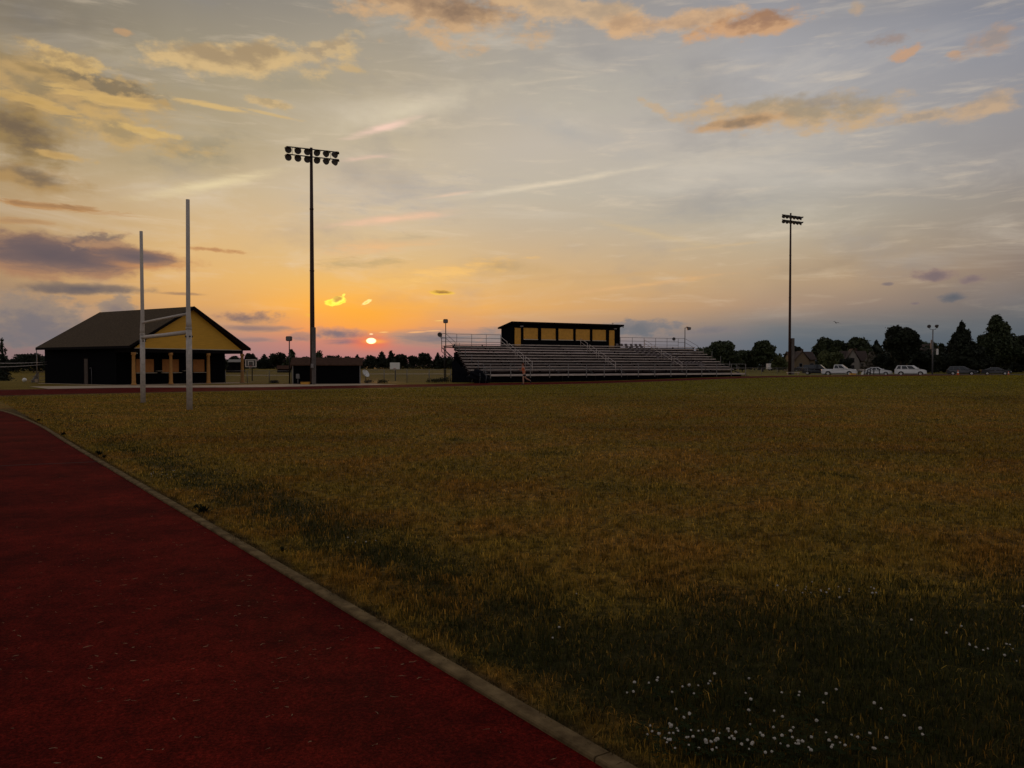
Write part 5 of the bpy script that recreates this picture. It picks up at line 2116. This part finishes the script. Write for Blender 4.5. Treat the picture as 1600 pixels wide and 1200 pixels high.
def frust_pt(side, s, t, gh, w0, w1):
    """a point on the side face of the cabin: s along, t up"""
    xb = gh[0][0] + (gh[3][0] - gh[0][0]) * s
    xt = gh[1][0] + (gh[2][0] - gh[1][0]) * s
    zb = gh[0][1] + (gh[3][1] - gh[0][1]) * s
    zt = gh[1][1] + (gh[2][1] - gh[1][1]) * s
    return Vector((xb + (xt - xb) * t, side * (w0 + (w1 - w0) * t), zb + (zt - zb) * t))


def vehicle(name, label, cat, paint, base, heading, Lr, W, belt, hood_z, tail_z, H, wheel_r, xr, xf, gh, panes, bed=None, front=None, group='vehicles parked along the far side', scale=1.0):
    """x forward from the rear bumper; gh: cabin outline rear-bottom, rear-top, front-top, front-bottom as (x, z)"""
    t_ = thing(name, label, cat, base, math.atan2(heading[1], heading[0]), group)
    hw = W / 2
    sill = wheel_r * .75
    prof = [(0.02, sill + .1), (.0, tail_z * .62), (.04, tail_z)]
    if bed:
        prof += [(gh[0][0] - .02, tail_z + .01), (gh[0][0], belt)]
    else:
        prof += [(gh[0][0], belt)]
    prof += [(gh[3][0], belt), (gh[3][0] + .15, hood_z + .02), (Lr - .35, hood_z - .10), (Lr - .06, hood_z - .25), (Lr, hood_z * .58), (Lr - .05, sill + .06)]
    prof += [(xf + wheel_r * 1.18, sill)] + arch(xf, wheel_r * 1.18, sill * 1.0)[::-1] + [(xr + wheel_r * 1.18, sill)] + arch(xr, wheel_r * 1.18, sill)[::-1] + [(.2, sill)]
    bm = bmesh.new()
    n = len(prof)
    rows = []
    for (y, ins) in ((-hw, .0), (hw, 0)):
        rows.append([bm.verts.new((x, y, z)) for (x, z) in prof])
    bm.faces.new(rows[0])
    bm.faces.new(rows[1][::-1])
    for i in range(n):
        bm.faces.new((rows[0][i], rows[1][i], rows[1][(i + 1) % n], rows[0][(i + 1) % n]))
    for v in bm.verts:                                     # tumblehome and rounded nose/tail in plan
        if v.co.z < sill + .15:
            v.co.y *= .97
        e = min(v.co.x, Lr - v.co.x)
        if e < .5:
            v.co.y *= 1 - .12 * (1 - e / .5)
    mb = MB()
    mb.bm(bm)
    body = mb.build('body', paint, t_, bevel=.035)
    # cabin
    w0, w1 = hw * .96, hw * .80
    cab = MB()
    vs = [frust_pt(s, a, t, gh, w0, w1) for s in (-1, 1) for (a, t) in ((0, 0), (0, 1), (1, 1), (1, 0))]
    cab.add(vs, [(0, 1, 2, 3), (7, 6, 5, 4), (1, 5, 6, 2), (0, 4, 5, 1), (3, 2, 6, 7)])
    cab.build('cabin', paint, t_, bevel=.05)
    for s in (-1, 1):
        for (a0, a1) in panes:
            pts = [frust_pt(s, a, t, gh, w0, w1) + Vector((0, s * .012, 0)) for (a, t) in ((a0, .06), (a1, .06), (a1 * .995 + .0025, .86), (a0 * .99 + .005, .86))]
            g_ = MB()
            g_.add(pts + [q - Vector((0, s * .02, 0)) for q in pts], [(0, 1, 2, 3), (7, 6, 5, 4), (0, 4, 5, 1), (1, 5, 6, 2), (2, 6, 7, 3), (3, 7, 4, 0)])
            g_.build('side_window', 'car_glass', t_)
    for (a, nm) in ((1, 'windscreen'), (0, 'rear_window')):
        if bed and a == 0:
            pass
        sg = 1 if a else -1
        c0, c1 = [frust_pt(s, a, .08, gh, w0, w1) for s in (-1, 1)], [frust_pt(s, a, .88, gh, w0, w1) for s in (-1, 1)]
        nrm = Vector((gh[2][1] - gh[3][1], 0, gh[3][0] - gh[2][0])).normalized() if a else Vector((-(gh[1][1] - gh[0][1]), 0, gh[1][0] - gh[0][0])).normalized()
        if nrm.x * sg < 0:
            nrm = -nrm
        pts = [c0[0] * 1, c0[1] * 1, c1[1] * 1, c1[0] * 1]
        pts = [Vector((q.x, q.y * .93, q.z)) + nrm * .014 for q in pts]
        g_ = MB()
        g_.add(pts + [q - nrm * .02 for q in pts], [(0, 1, 2, 3), (7, 6, 5, 4), (0, 4, 5, 1), (1, 5, 6, 2), (2, 6, 7, 3), (3, 7, 4, 0)])
        g_.build(nm, 'car_glass', t_)
    for x in (xr, xf):
        for s in (-1, 1):
            m = Matrix.Translation((x, s * (hw - .11), wheel_r)) @ Matrix.Rotation(R(90), 4, 'X')
            tw = .11
            wh = MB().lathe([(wheel_r * .62, -tw), (wheel_r * .92, -tw), (wheel_r, -tw * .7), (wheel_r, tw * .7), (wheel_r * .92, tw), (wheel_r * .62, tw)], 22, m).build('wheel', 'rubber', t_)
            rm_ = MB()
            rm_.lathe([(0, -s * tw * .8), (.06, -s * tw * .82), (wheel_r * .3, -s * tw * .7), (wheel_r * .6, -s * tw * .82), (wheel_r * .63, -s * tw * .9)], 20, m)
            rm_.build('rim', 'chrome', wh)
    # lights, grille, bumpers, mirrors
    hz = hood_z - .30
    for s in (-1, 1):
        MB().bbox(Lr - .16, Lr - .005, s * hw * .74 - .17, s * hw * .74 + .17, hz - .09, hz + .09, .03).build('headlight', 'headlamp', t_)
        MB().bbox(-.012, .1, s * hw * .76 - .1, s * hw * .76 + .1, tail_z * .74 - .14, tail_z * .74 + .14, .03).build('tail_light', 'tail_lamp', t_)
        mx_ = gh[3][0] - .25
        MB().bbox(mx_ - .06, mx_ + .08, s * (hw + .10) - .11, s * (hw + .10) + .11, belt + .05, belt + .22, .04).build('mirror', paint, t_)
    MB().bbox(Lr - .045, Lr + .014, -hw * .52, hw * .52, hz - .17, hz + .1, .02).build('grille', 'black_plastic', t_)
    MB().bbox(Lr - .06, Lr + .03, -hw * .8, hw * .8, sill + .03, sill + .2, .03).build('bumper', front or paint, t_)
    MB().bbox(-.04, .05, -hw * .82, hw * .82, sill + .06, sill + .22, .03).build('bumper', front or paint, t_)
    if bed:
        MB().box(.14, gh[0][0] - .1, -hw + .12, hw - .12, tail_z + .013, tail_z + .02).build('bed_hollow', 'black_plastic', t_)  # dark panel stands in for the shaded hollow of the open bed
    for s in (-1, 1):
        MB().bbox(xr + wheel_r * 1.3, xf - wheel_r * 1.3, s * (hw * .965) - .02, s * (hw * .985) + .005, sill - .02, sill + .07, .01).build('side_sill', 'black_plastic', t_)
        for xx in ([gh[0][0] + .55 * (gh[3][0] - gh[0][0])] if not bed else [gh[0][0] + .35 * (gh[3][0] - gh[0][0])]):
            MB().box(xx - .1, xx + .1, s * (hw + .004) - .01, s * (hw + .004) + .01, belt - .14, belt - .10).build('door_handle', 'chrome' if paint != 'car_white' else paint, t_)
    t_.scale = (.9, .9, .88)
    return t_


def park(px, Y):
    x = XA(px, Y)
    return (x, Y, terr(x, Y) + .02)


HD = Vector((0.88, -0.475))
vehicle('pickup_truck', 'white crew-cab pickup truck parked on the far side of the field', 'pickup truck', 'car_white', park(1284, 125), HD, 5.75, 2.0, 1.18, 1.14, 1.10, 1.88, .40, 1.15, 4.55,
        [(2.0, 1.18), (2.12, 1.88), (3.35, 1.90), (4.25, 1.18)], [(.07, .40), (.45, .84)], bed=True, front='chrome')
vehicle('sedan', 'white low car parked between the white pickup and the white SUV', 'car', 'car_white', park(1348, 126), HD, 4.75, 1.82, .95, .92, 1.0, 1.43, .33, .95, 3.75,
        [(.35, .96), (1.45, 1.43), (2.55, 1.44), (3.55, .95)], [(.10, .30), (.34, .60), (.64, .86)])
vehicle('suv', 'white SUV parked at the end of the row of white vehicles', 'SUV', 'car_white', park(1398, 122), HD, 4.9, 1.95, 1.12, 1.10, 1.15, 1.75, .38, 1.0, 3.95,
        [(.12, 1.12), (.42, 1.74), (2.95, 1.76), (3.85, 1.12)], [(.05, .22), (.27, .52), (.56, .84)])
vehicle('suv', 'dark grey SUV parked right of the twin lamp pole', 'SUV', 'car_grey', park(1479, 128), HD, 4.9, 1.9, 1.0, .98, 1.02, 1.62, .36, 1.0, 3.9,
        [(.12, 1.0), (.55, 1.6), (2.75, 1.62), (3.8, 1.0)], [(.05, .24), (.28, .54), (.58, .86)])
vehicle('sedan', 'grey low car parked rightmost under the big dark trees', 'car', 'car_grey', park(1533, 130), HD, 4.7, 1.8, .94, .92, .98, 1.42, .33, .95, 3.7,
        [(.55, .95), (1.5, 1.41), (2.6, 1.42), (3.55, .94)], [(.10, .30), (.34, .60), (.64, .86)])
vehicle('van', 'black van parked behind the tail of the white pickup truck', 'van', 'car_black', park(1254, 134), HD, 4.9, 1.9, 1.15, 1.1, 1.2, 1.9, .36, 1.0, 3.9,
        [(.1, 1.15), (.3, 1.88), (3.2, 1.9), (4.0, 1.15)], [(.05, .28), (.32, .58), (.62, .88)])
vehicle('sedan', 'small dark car parked far away in front of the tan house', 'car', 'car_black', park(1238, 205), (1, -.1), 4.6, 1.8, .94, .92, .98, 1.42, .33, .95, 3.7,
        [(.55, .95), (1.5, 1.41), (2.6, 1.42), (3.55, .94)], [(.10, .30), (.34, .60), (.64, .86)])
tr = thing('white_trailer', 'tiny white box trailer far away left of the right light tower', 'trailer', park(1199, 230), .1)
MB().bbox(0, 2.0, -.9, .9, .45, 2.1, .08).build('body', 'car_white', tr)
for s in (-1, 1):
    MB().lathe([(.0, -.08), (.33, -.08), (.33, .08), (0, .08)], 16, Matrix.Translation((.9, s * .86, .33)) @ Matrix.Rotation(R(90), 4, 'X')).build('wheel', 'rubber', tr)
MB().tube([(2.0, 0, .5), (2.9, 0, .45)], .05, 6).build('drawbar', 'dark_steel', tr)
MB().bbox(1.985, 2.012, -.6, .6, 1.2, 1.7, .02).build('window', 'car_glass', tr)

# barrier with black posts in front of the white low car
br = thing('barrier', 'low barrier of black posts with a pale top board before the white low car', 'barrier', park(1341, 116.5), .05)
MB().box(0, 1.25, -.03, .03, .80, .93).build('top_board', 'wire', br)
for px in (1342, 1351.5, 1356, 1360.5, 1366, 1375):
    x = XA(px, 116.5) - XA(1341, 116.5)
    MB().box(x - .05, x + .05, -.05, .05, -.05, .93 if px != 1366 else 1.02).build('post', 'black_plastic', br)
MB().box(.55, 3.25, .052, .09, .68, .76).build('rail', 'black_plastic', br)
MB().bbox(.42, .70, -.14, -.055, .02, .52, .02).build('panel', 'backboard_white', br)
# bench by the tower
bn = thing('bench', 'low pale bench at the foot of the right light tower', 'bench', park(1229, 112), .05)
MB().bbox(0, 1.9, -.18, .18, .42, .47, .01).build('seat', 'wire', bn)
for x in (.2, 1.7):
    MB().box(x - .04, x + .04, -.15, .15, -.03, .418).build('leg', 'steel', bn)
# yellow crate at the nose of the pickup, cone
yb_ = thing('yellow_crate', 'small yellow crate on the ground at the nose of the white pickup', 'crate', park(1332.5, 114), 0)
MB().bbox(-.38, .38, -.25, .25, 0, .30, .02).build('body', 'yellow_paint', yb_)
MB().bbox(-.40, .40, -.27, .27, .302, .35, .01).build('lid', 'yellow_paint', yb_)


def cone(label, px, Y, s):
    t_ = thing('traffic_cone', label, 'traffic cone', park(px, Y), 0, 'traffic cones by the far track')
    MB().lathe([(0, .74 * s), (.03 * s, .74 * s), (.055 * s, .55 * s), (.10 * s, .35 * s), (.15 * s, .04 * s)], 14).build('body', 'cone_orange', t_)
    MB().bbox(-.21 * s, .21 * s, -.21 * s, .21 * s, 0, .04 * s, .01).build('base', 'cone_orange', t_)
    MB().lathe([(.064 * s, .52 * s), (.104 * s, .37 * s)], 14).build('stripe', 'backboard_white', t_)


cone('orange traffic cone in front of the dark grey SUV', 1497, 116, 1.15)
cone('orange traffic cone at the nose of the rightmost grey car', 1576, 122, .9)

# twin lamp pole
tp = thing('twin_lamp_pole', 'slender pole with two lamps on a forked arm among the dark trees', 'lamp pole', (XA(1457, 132), 132, .03))
HT = ZA(515, 132) - .03
MB().tube([(0, 0, -.1), (0, 0, HT)], [.12, .09], 10).build('pole', 'steel', tp)
MB().tube([(-.55, 0, HT + .35), (-.48, 0, HT + .05), (0, 0, HT), (.48, 0, HT + .05), (.55, 0, HT + .35)], .04, 8).build('forked_arm', 'steel', tp)
for s in (-1, 1):
    m = Matrix.Translation((s * .66, -.05, HT + .55)) @ Vector((s * .75, -.75, -.35)).to_track_quat('Z', 'Y').to_matrix().to_4x4()
    f = MB().lathe([(.0, -.34), (.16, -.32), (.25, -.15), (.30, .12), (.28, .14)], 14, m).build('floodlight', 'lamp_housing', tp)
    MB().lathe([(0, .11), (.279, .12)], 14, m).build('lens', 'lens', f)
MB().bbox(-.35, -.08, -.2, .1, HT - 3.2, HT - 1.7, .05).build('cabinet', 'galvanised', tp)
MB().bbox(.62, .95, -.1, .1, HT - 4.2, HT - 3.2, .05).build('sign_plate', 'backboard_white', tp)
MB().tube([(0, 0, HT - 3.4), (.7, 0, HT - 3.4)], .03, 6).build('sign_arm', 'steel', tp)

# bird
bd = thing('bird', 'small dark bird gliding above the houses right of the light tower', 'bird', P(1306.5, 504.5, 90))
bm = bmesh.new()
bmesh.ops.create_uvsphere(bm, u_segments=10, v_segments=8, radius=1)
for v in bm.verts:
    v.co = Vector((v.co.x * .17, v.co.y * .05, v.co.z * .05))
MB_ = MB()
MB_.bm(bm, True)
MB_.add([(.12, 0, .02), (.25, 0, .01), (.17, .02, -.02)], [(0, 1, 2)])
MB_.add([(-.12, 0, 0), (-.30, .06, 0), (-.30, -.06, 0)], [(0, 1, 2)])
MB_.build('body', 'bird', bd)
for s in (-1, 1):
    w_ = MB().add([(.10, .03 * s, .03), (-.06, .03 * s, .02), (-.12, .26 * s, .10), (.06, .28 * s, .13), (-.16, .5 * s, .02), (.09, .03 * s, .015), (-.05, .03 * s, .005), (-.11, .26 * s, .085), (.05, .28 * s, .115)],
                  [(0, 1, 2, 3), (3, 2, 4), (8, 7, 6, 5), (8, 4, 7), (0, 3, 8, 5), (1, 6, 7, 2)])
    w_.build('wing', 'bird', bd)
bd.rotation_euler = (R(15), R(-5), R(100))


# ------------------------------------------------------------------ houses


def house(label, px0, px1, Y, ze, zr, wall, roof, rot, gable_w, windows, porch=False, group='houses behind the parked cars'):
    x0 = XA(px0, Y)
    g_ = terr(x0, Y)
    t_ = thing('house', label, 'house', (x0, Y, g_), rot, group)
    w_ = (XA(px1, Y) - x0)
    d = 8.0
    ze, zr = ze - g_, zr - g_
    mb = MB()
    mb.box(0, w_, 0, d, 0, ze)
    for x in (0.0, w_ - .15):
        mb.prism([(0, ze), (d, ze), (d / 2, zr - .15)], 'x', x, x + .15)
    mb.build('wall', wall, t_)
    mb = MB()
    mb.prism([(-.45, ze - .12), (-.45, ze + .04), (d / 2, zr), (d + .45, ze + .04), (d + .45, ze - .12), (d / 2, zr - .17)], 'x', -.4, w_ + .4)
    rf_ = mb.build('roof', roof, t_)
    if gable_w:
        gx, gw, gzr = gable_w
        mb = MB()
        mb.box(gx, gx + gw, -2.2, -.003, 0, ze)
        mb.prism([(gx, ze), (gx + gw, ze), (gx + gw / 2, gzr - g_ - .15)], 'y', -2.2, -2.05)
        mb.build('front_wing', wall, t_)
        mb = MB()
        zt = gzr - g_
        mb.prism([(gx - .4, ze - .25), (gx - .4, ze - .1), (gx + gw / 2, zt), (gx + gw + .4, ze - .1), (gx + gw + .4, ze - .25), (gx + gw / 2, zt - .17)], 'y', -2.5, d / 2 - .6)
        mb.build('wing_roof', roof, t_)
    for (x, z, ww, hh, y_) in windows:
        f = MB().box(x, x + ww, y_ - .06, y_ - .003, z, z + hh).build('window', 'house_white', t_)
        MB().box(x + .08, x + ww - .08, y_ - .075, y_ - .0602, z + .08, z + hh - .08).build('pane', 'car_glass', f)
    MB().box(w_ * .62, w_ * .62 + .5, d * .55, d * .55 + .5, zr - 1.2, zr + .7).build('chimney', roof, rf_)
    return t_


house('tan house with a brown gabled roof just right of the light tower', 1236, 1272, 210, ZA(562, 210), ZA(549, 210), 'house_wall', 'house_roof', -.1, (.6, 3.4, ZA(548.5, 210)),
      [(1.5, 1.0, .9, 1.2, -2.2), (4.8, .9, 1.1, 1.3, 0)])
house('pale house with a steep roof half hidden behind the light green bush', 1318, 1352, 195, ZA(564, 195), ZA(548, 195), 'house_white', 'house_roof', -.25, (.3, 3.0, ZA(545, 195)),
      [(1.0, 2.2, 1.2, 1.3, -2.2), (1.2, .5, 1.0, 1.2, -2.2), (4.0, .9, .9, 1.2, 0)])
house('dark-roofed house glimpsed between the trees behind the twin lamp pole', 1438, 1470, 200, ZA(552, 200), ZA(537, 200), 'house_wall', 'house_roof', .15, None, [(1.0, 1.0, .9, 1.2, 0), (3.2, 1.0, .9, 1.2, 0)])

# ------------------------------------------------------------------ trees
trng = np.random.default_rng(11)


def crown_mesh(name, clumps, n, size, m, parent, shell=0.55, flat=0.35):
    """leaf clumps: many small leaf faces spread through a set of ellipsoids (centre, radii)"""
    vol = np.array([c[1][0] * c[1][1] * c[1][2] for c in clumps]) ** 0.7
    pick = trng.choice(len(clumps), n, p=vol / vol.sum())
    cen = np.array([c[0] for c in clumps])[pick]
    rad = np.array([c[1] for c in clumps])[pick]
    d = trng.normal(size=(n, 3))
    d /= np.linalg.norm(d, axis=1)[:, None]
    r = trng.random(n) ** shell
    r *= 1 + np.abs(trng.normal(0, .14, n)) * (trng.random(n) < .35)
    p = cen + d * rad * r[:, None]
    nrm = d * .7 + trng.normal(size=(n, 3)) * .7
    nrm /= np.linalg.norm(nrm, axis=1)[:, None]
    a = np.cross(nrm, trng.normal(size=(n, 3)))
    a /= np.linalg.norm(a, axis=1)[:, None]
    b_ = np.cross(nrm, a)
    s = size * trng.uniform(.5, 1.3, n)[:, None]
    v = np.stack([p - a * s, p - b_ * s * .55, p + a * s, p + b_ * s * .55 + nrm * s * .25], 1).reshape(-1, 3)
    f = np.arange(n * 4).reshape(n, 4)
    return np_mesh(name, v, f, m, parent)


def tree(label, kind, x, Y, H, wd, m, group, n, leaf, name='tree', base=None, trunk_frac=.25):
    g_ = terr(x, Y) if base is None else base
    t_ = thing(name, label, 'bush' if name == 'bush' else 'tree', (x, Y, g_), random.uniform(0, 6.28), group)
    r0 = max(.06, H * .022)
    cl = []
    limbs = MB()
    if kind == 'round':
        c0 = H * (1 + trunk_frac) / 2
        for k in range(16):
            a, e = random.uniform(0, 6.28), random.uniform(-.7, 1.2)
            q = Vector((math.cos(a) * math.cos(e) * wd * .33, math.sin(a) * math.cos(e) * wd * .33, c0 + math.sin(e) * (H - c0) * .66))
            rr_ = random.uniform(.13, .22) * wd
            cl.append((q, (rr_, rr_, min(rr_ * random.uniform(.7, 1.0), H - q.z))))
        cl.append((Vector((0, 0, c0)), (wd * .30, wd * .30, (H - c0) * .72)))
    elif kind == 'cone':
        for k in range(20):
            s = k / 19
            z = H * (.08 + .86 * s)
            rr_ = wd * .5 * (1 - s) ** .75
            a = k * 2.4
            q = Vector((math.cos(a) * rr_ * .5, math.sin(a) * rr_ * .5, z))
            cl.append((q, (rr_ * .62 + .12, rr_ * .62 + .12, H * .085)))
        cl.append((Vector((0, 0, H * .93)), (.12 * wd * .3 + .1, .12 * wd * .3 + .1, H * .07)))
        cl.append((Vector((0, 0, H * .35)), (wd * .34, wd * .34, H * .32)))
        cl.append((Vector((0, 0, H * .62)), (wd * .2, wd * .2, H * .22)))
    elif kind == 'loose':
        for k in range(64):
            a, s = random.uniform(0, 6.28), random.random() ** 1.25
            z = H * (.22 + .74 * s)
            rr_ = wd * .5 * (1 - s) ** .8 * random.uniform(.2, 1.0)
            q = Vector((math.cos(a) * rr_, math.sin(a) * rr_, z))
            e = random.uniform(.045, .10) * wd * (1.2 - .8 * s)
            cl.append((q, (e, e, e * .8)))
        cl.append((Vector((0, 0, H * .42)), (wd * .33, wd * .33, H * .28)))
        cl.append((Vector((wd * .03, 0, H * .70)), (wd * .17, wd * .15, H * .16)))
        cl.append((Vector((-wd * .03, 0, H * .86)), (wd * .09, wd * .09, H * .11)))
    elif kind == 'bush':
        for k in range(12):
            a = random.uniform(0, 6.28)
            rr_ = wd * .34 * random.random() ** .5
            z = H * random.uniform(.3, .72)
            e = wd * random.uniform(.14, .24)
            cl.append((Vector((math.cos(a) * rr_, math.sin(a) * rr_, z)), (e, e, min(e, H - z))))
    th_ = H * (.55 if kind != 'cone' else .85)
    lean = wd * .02
    limbs.tube([(0, 0, -.15), (lean, 0, th_ * .35), (-lean, lean, th_ * .7), (0, 0, th_)], [r0 * 1.3, r0, r0 * .7, r0 * .3], 7)
    for q, e in cl[:8] if kind != 'cone' else []:
        b0 = Vector((0, 0, min(th_ * .9, q.z * random.uniform(.4, .7))))
        mid_ = b0.lerp(q, .5) + Vector((0, 0, .03 * H))
        limbs.tube([b0, mid_, q], [r0 * .45, r0 * .28, r0 * .1], 5)
    limbs.build('trunk', 'bark', t_)
    crown_mesh('crown', [(tuple(c[0]), c[1]) for c in cl], n, leaf, m, t_)
    return t_


GR = 'trees behind the parked cars'
RT = [  # px, top y, half width px, distance, kind, material, label
    (1128, 534.5, 32, 190, 'round', 'foliage', 'broad rounded tree just right of the bleachers'),
    (1160, 548, 24, 205, 'round', 'foliage', 'lower tree filling the gap between the two rounded trees by the bleachers'),
    (1096, 543, 20, 185, 'round', 'foliage', 'small rounded tree peeping over the right end of the bleachers'),
    (1192, 529.5, 18, 195, 'round', 'foliage', 'tall rounded tree left of the right light tower'),
    (1217, 553, 13, 180, 'bush', 'foliage_light', 'small green bushy tree left of the right light tower'),
    (1240, 535.5, 12, 240, 'round', 'foliage_dark', 'narrow dark tree right behind the right light tower'),
    (1295, 528.5, 25, 240, 'round', 'foliage', 'rounded tree behind the tan house'),
    (1325, 531, 18, 245, 'round', 'foliage_dark', 'dark tree rising between the two houses'),
    (1345, 524.5, 23, 235, 'round', 'foliage', 'tall tree above the roof of the pale house'),
    (1369, 532, 17, 240, 'cone', 'foliage_dark', 'pointed tree left of the biggest round dark tree'),
    (1298, 548, 21, 165, 'bush', 'foliage_light', 'light green bushy tree behind the white pickup'),
    (1322, 556, 12, 160, 'bush', 'foliage_dark', 'dark bush behind the hood of the white pickup'),
    (1362, 549, 15, 168, 'loose', 'blossom', 'pale blossoming tree behind the white low car'),
    (1408, 505.5, 27, 152, 'round', 'foliage_dark', 'big dense dark tree behind the white SUV'),
    (1381, 545, 15, 158, 'bush', 'foliage_dark', 'dark bush at the left foot of the dense tree behind the white SUV'),
    (1436, 541, 18, 170, 'bush', 'foliage_dark', 'dark bush behind the nose of the white SUV'),
    (1448, 534, 22, 240, 'round', 'foliage', 'far rounded tree behind the twin lamp pole'),
    (1470, 536, 16, 245, 'loose', 'foliage', 'loose-crowned far tree just right of the twin lamp pole'),
    (1502, 502.5, 31, 150, 'cone', 'foliage_dark', 'big pointed dark tree behind the dark grey SUV'),
    (1482, 540, 17, 146, 'bush', 'foliage_dark', 'dark bush left of the dark grey SUV'),
    (1530, 535, 20, 150, 'bush', 'foliage_dark', 'dark bush between the pointed tree and the tallest tree'),
    (1558, 489.5, 42, 156, 'loose', 'foliage', 'tallest tree at the right edge with a gappy crown'),
    (1560, 530, 34, 160, 'round', 'foliage_dark', 'dark round tree under the tallest gappy tree'),
    (1604, 521, 26, 158, 'round', 'foliage_dark', 'dark tree cut by the right edge of the picture'),
]
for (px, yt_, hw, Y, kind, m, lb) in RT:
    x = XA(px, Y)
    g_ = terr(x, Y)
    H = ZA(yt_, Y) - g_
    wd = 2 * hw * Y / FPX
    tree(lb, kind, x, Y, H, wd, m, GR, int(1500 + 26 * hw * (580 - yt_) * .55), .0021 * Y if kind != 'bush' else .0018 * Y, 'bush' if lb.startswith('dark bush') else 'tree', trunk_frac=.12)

GL_ = 'trees along the far left horizon'
LT = [
    (4, 527.5, 12, 140, 'cone', 'foliage_dark', 'pointed dark tree at the left edge of the picture'),
    (28, 553, 22, 300, 'round', 'foliage_dark', 'broad low tree right of the pointed tree at the left edge'),
    (52, 551.5, 16, 300, 'round', 'foliage_dark', 'rounded tree left of the thin pole by the concession building'),
    (66, 556, 14, 310, 'round', 'foliage_dark', 'low tree touching the left wall of the concession building'),
    (346, 546, 13, 260, 'loose', 'foliage_dark', 'tree seen under the eave of the concession porch'),
    (366, 556, 10, 420, 'round', 'foliage_dark', 'small tree left of the last porch column'),
    (391, 549.5, 9, 420, 'round', 'foliage_dark', 'dark tree above the clear basketball backboard'),
    (413, 553, 12, 430, 'cone', 'foliage_dark', 'pointed tree right of the clear basketball backboard'),
    (433, 550, 14, 425, 'round', 'foliage_dark', 'rounded tree left of the lamp at the shed'),
    (456, 544, 11, 400, 'loose', 'foliage', 'light feathery tree behind the lamp at the shed'),
    (477, 558, 13, 430, 'round', 'foliage_dark', 'low tree above the left half of the shed roof'),
    (499, 542.5, 8, 400, 'round', 'foliage', 'tree just right of the tall light tower at the shed'),
    (520, 555, 14, 430, 'round', 'foliage_dark', 'low rounded tree above the right half of the shed roof'),
    (543, 557, 12, 440, 'round', 'foliage_dark', 'low tree above the right end of the shed roof'),
    (558, 554, 8, 430, 'cone', 'foliage_dark', 'small pointed tree below the left of the sun'),
    (579, 554, 10, 430, 'round', 'foliage_dark', 'tree directly below the sun'),
    (597, 548.5, 13, 415, 'loose', 'foliage_dark', 'gappy tree just right below the sun'),
    (611, 547, 11, 410, 'loose', 'foliage_dark', 'gappy tree above the white basketball backboard'),
    (626, 552, 11, 430, 'round', 'foliage_dark', 'tree right of the white basketball backboard'),
    (645, 554.5, 9, 430, 'round', 'foliage_dark', 'small round tree midway between backboard and bleachers'),
    (662, 551, 11, 420, 'round', 'foliage_dark', 'taller round tree left of the bleachers'),
    (684, 551, 9, 425, 'cone', 'foliage_dark', 'pointed tree beside the left end of the bleachers'),
    (700, 556, 12, 425, 'round', 'foliage_dark', 'tree half hidden by the left end of the bleachers'),
]
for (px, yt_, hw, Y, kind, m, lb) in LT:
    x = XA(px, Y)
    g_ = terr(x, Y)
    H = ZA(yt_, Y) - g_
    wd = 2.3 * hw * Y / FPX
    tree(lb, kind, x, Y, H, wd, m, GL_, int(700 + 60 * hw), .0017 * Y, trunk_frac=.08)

# the wood behind them reads as one mass
cl = []
for px in np.arange(-60, 345, 4.0):
    Y = 330 + random.uniform(-15, 25)
    h = (571 - 561 + random.uniform(-3, 3)) * Y / FPX + 1.6 - terr(XA(px, Y), Y)
    cl.append(((XA(px, Y), Y, terr(XA(px, Y), Y) + h * .45), (Y * .005, 6, h * .55)))
for px in np.arange(336, 730, 3.5):
    Y = 455 + random.uniform(-15, 25)
    h = (571 - 560.5 + random.uniform(-2.5, 2.5)) * Y / FPX + 1.6 - terr(XA(px, Y), Y)
    cl.append(((XA(px, Y), Y, terr(XA(px, Y), Y) + h * .42), (Y * .005, 8, h * .58)))
for px in np.arange(1040, 1760, 4.0):
    Y = 270 + random.uniform(-12, 20)
    h = (571 - 547 + random.uniform(-4, 5)) * Y / FPX + 1.2
    if px < 1285:
        h *= .72
    cl.append(((XA(px, Y), Y, .4 + h * .45), (Y * .006, 6, h * .55)))
for px in np.arange(1374, 1760, 3.0):
    Y = 178 + random.uniform(-6, 10)
    h = (571 - 541 + random.uniform(-5, 4)) * Y / FPX + 1.6
    cl.append(((XA(px, Y), Y, h * .45), (Y * .006, 3.5, h * .55)))
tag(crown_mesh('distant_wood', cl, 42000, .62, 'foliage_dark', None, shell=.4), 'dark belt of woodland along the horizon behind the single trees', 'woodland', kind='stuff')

# bushes at the fence foot
for (px, Y, w_, h, lb) in ((590, 71.5, 2.2, .36, 'low scrub along the fence right of the shed'), (676, 74.0, 1.4, .42, 'low scrub along the fence beside the bleachers'), (695, 75.0, 1.3, .5, 'dark scrub at the left foot of the bleachers'),
                          (430, 71.4, .5, .3, 'single tuft of scrub by the fence left of the shed')):
    x = XA(px, Y)
    t_ = thing('bush', lb, 'bush', (x, Y, 0), 0, 'scrub along the fence')
    cl = [((random.uniform(-w_, w_) * .5, random.uniform(-.2, .2), h * .4), (.3, .25, h * .55)) for k in range(10)]
    crown_mesh('foliage', cl, 420, .06, 'foliage_dark', t_)
    MB().tube([(0, 0, -.05), (.05, 0, h * .5)], [.03, .012], 5).build('stem', 'bark', t_)
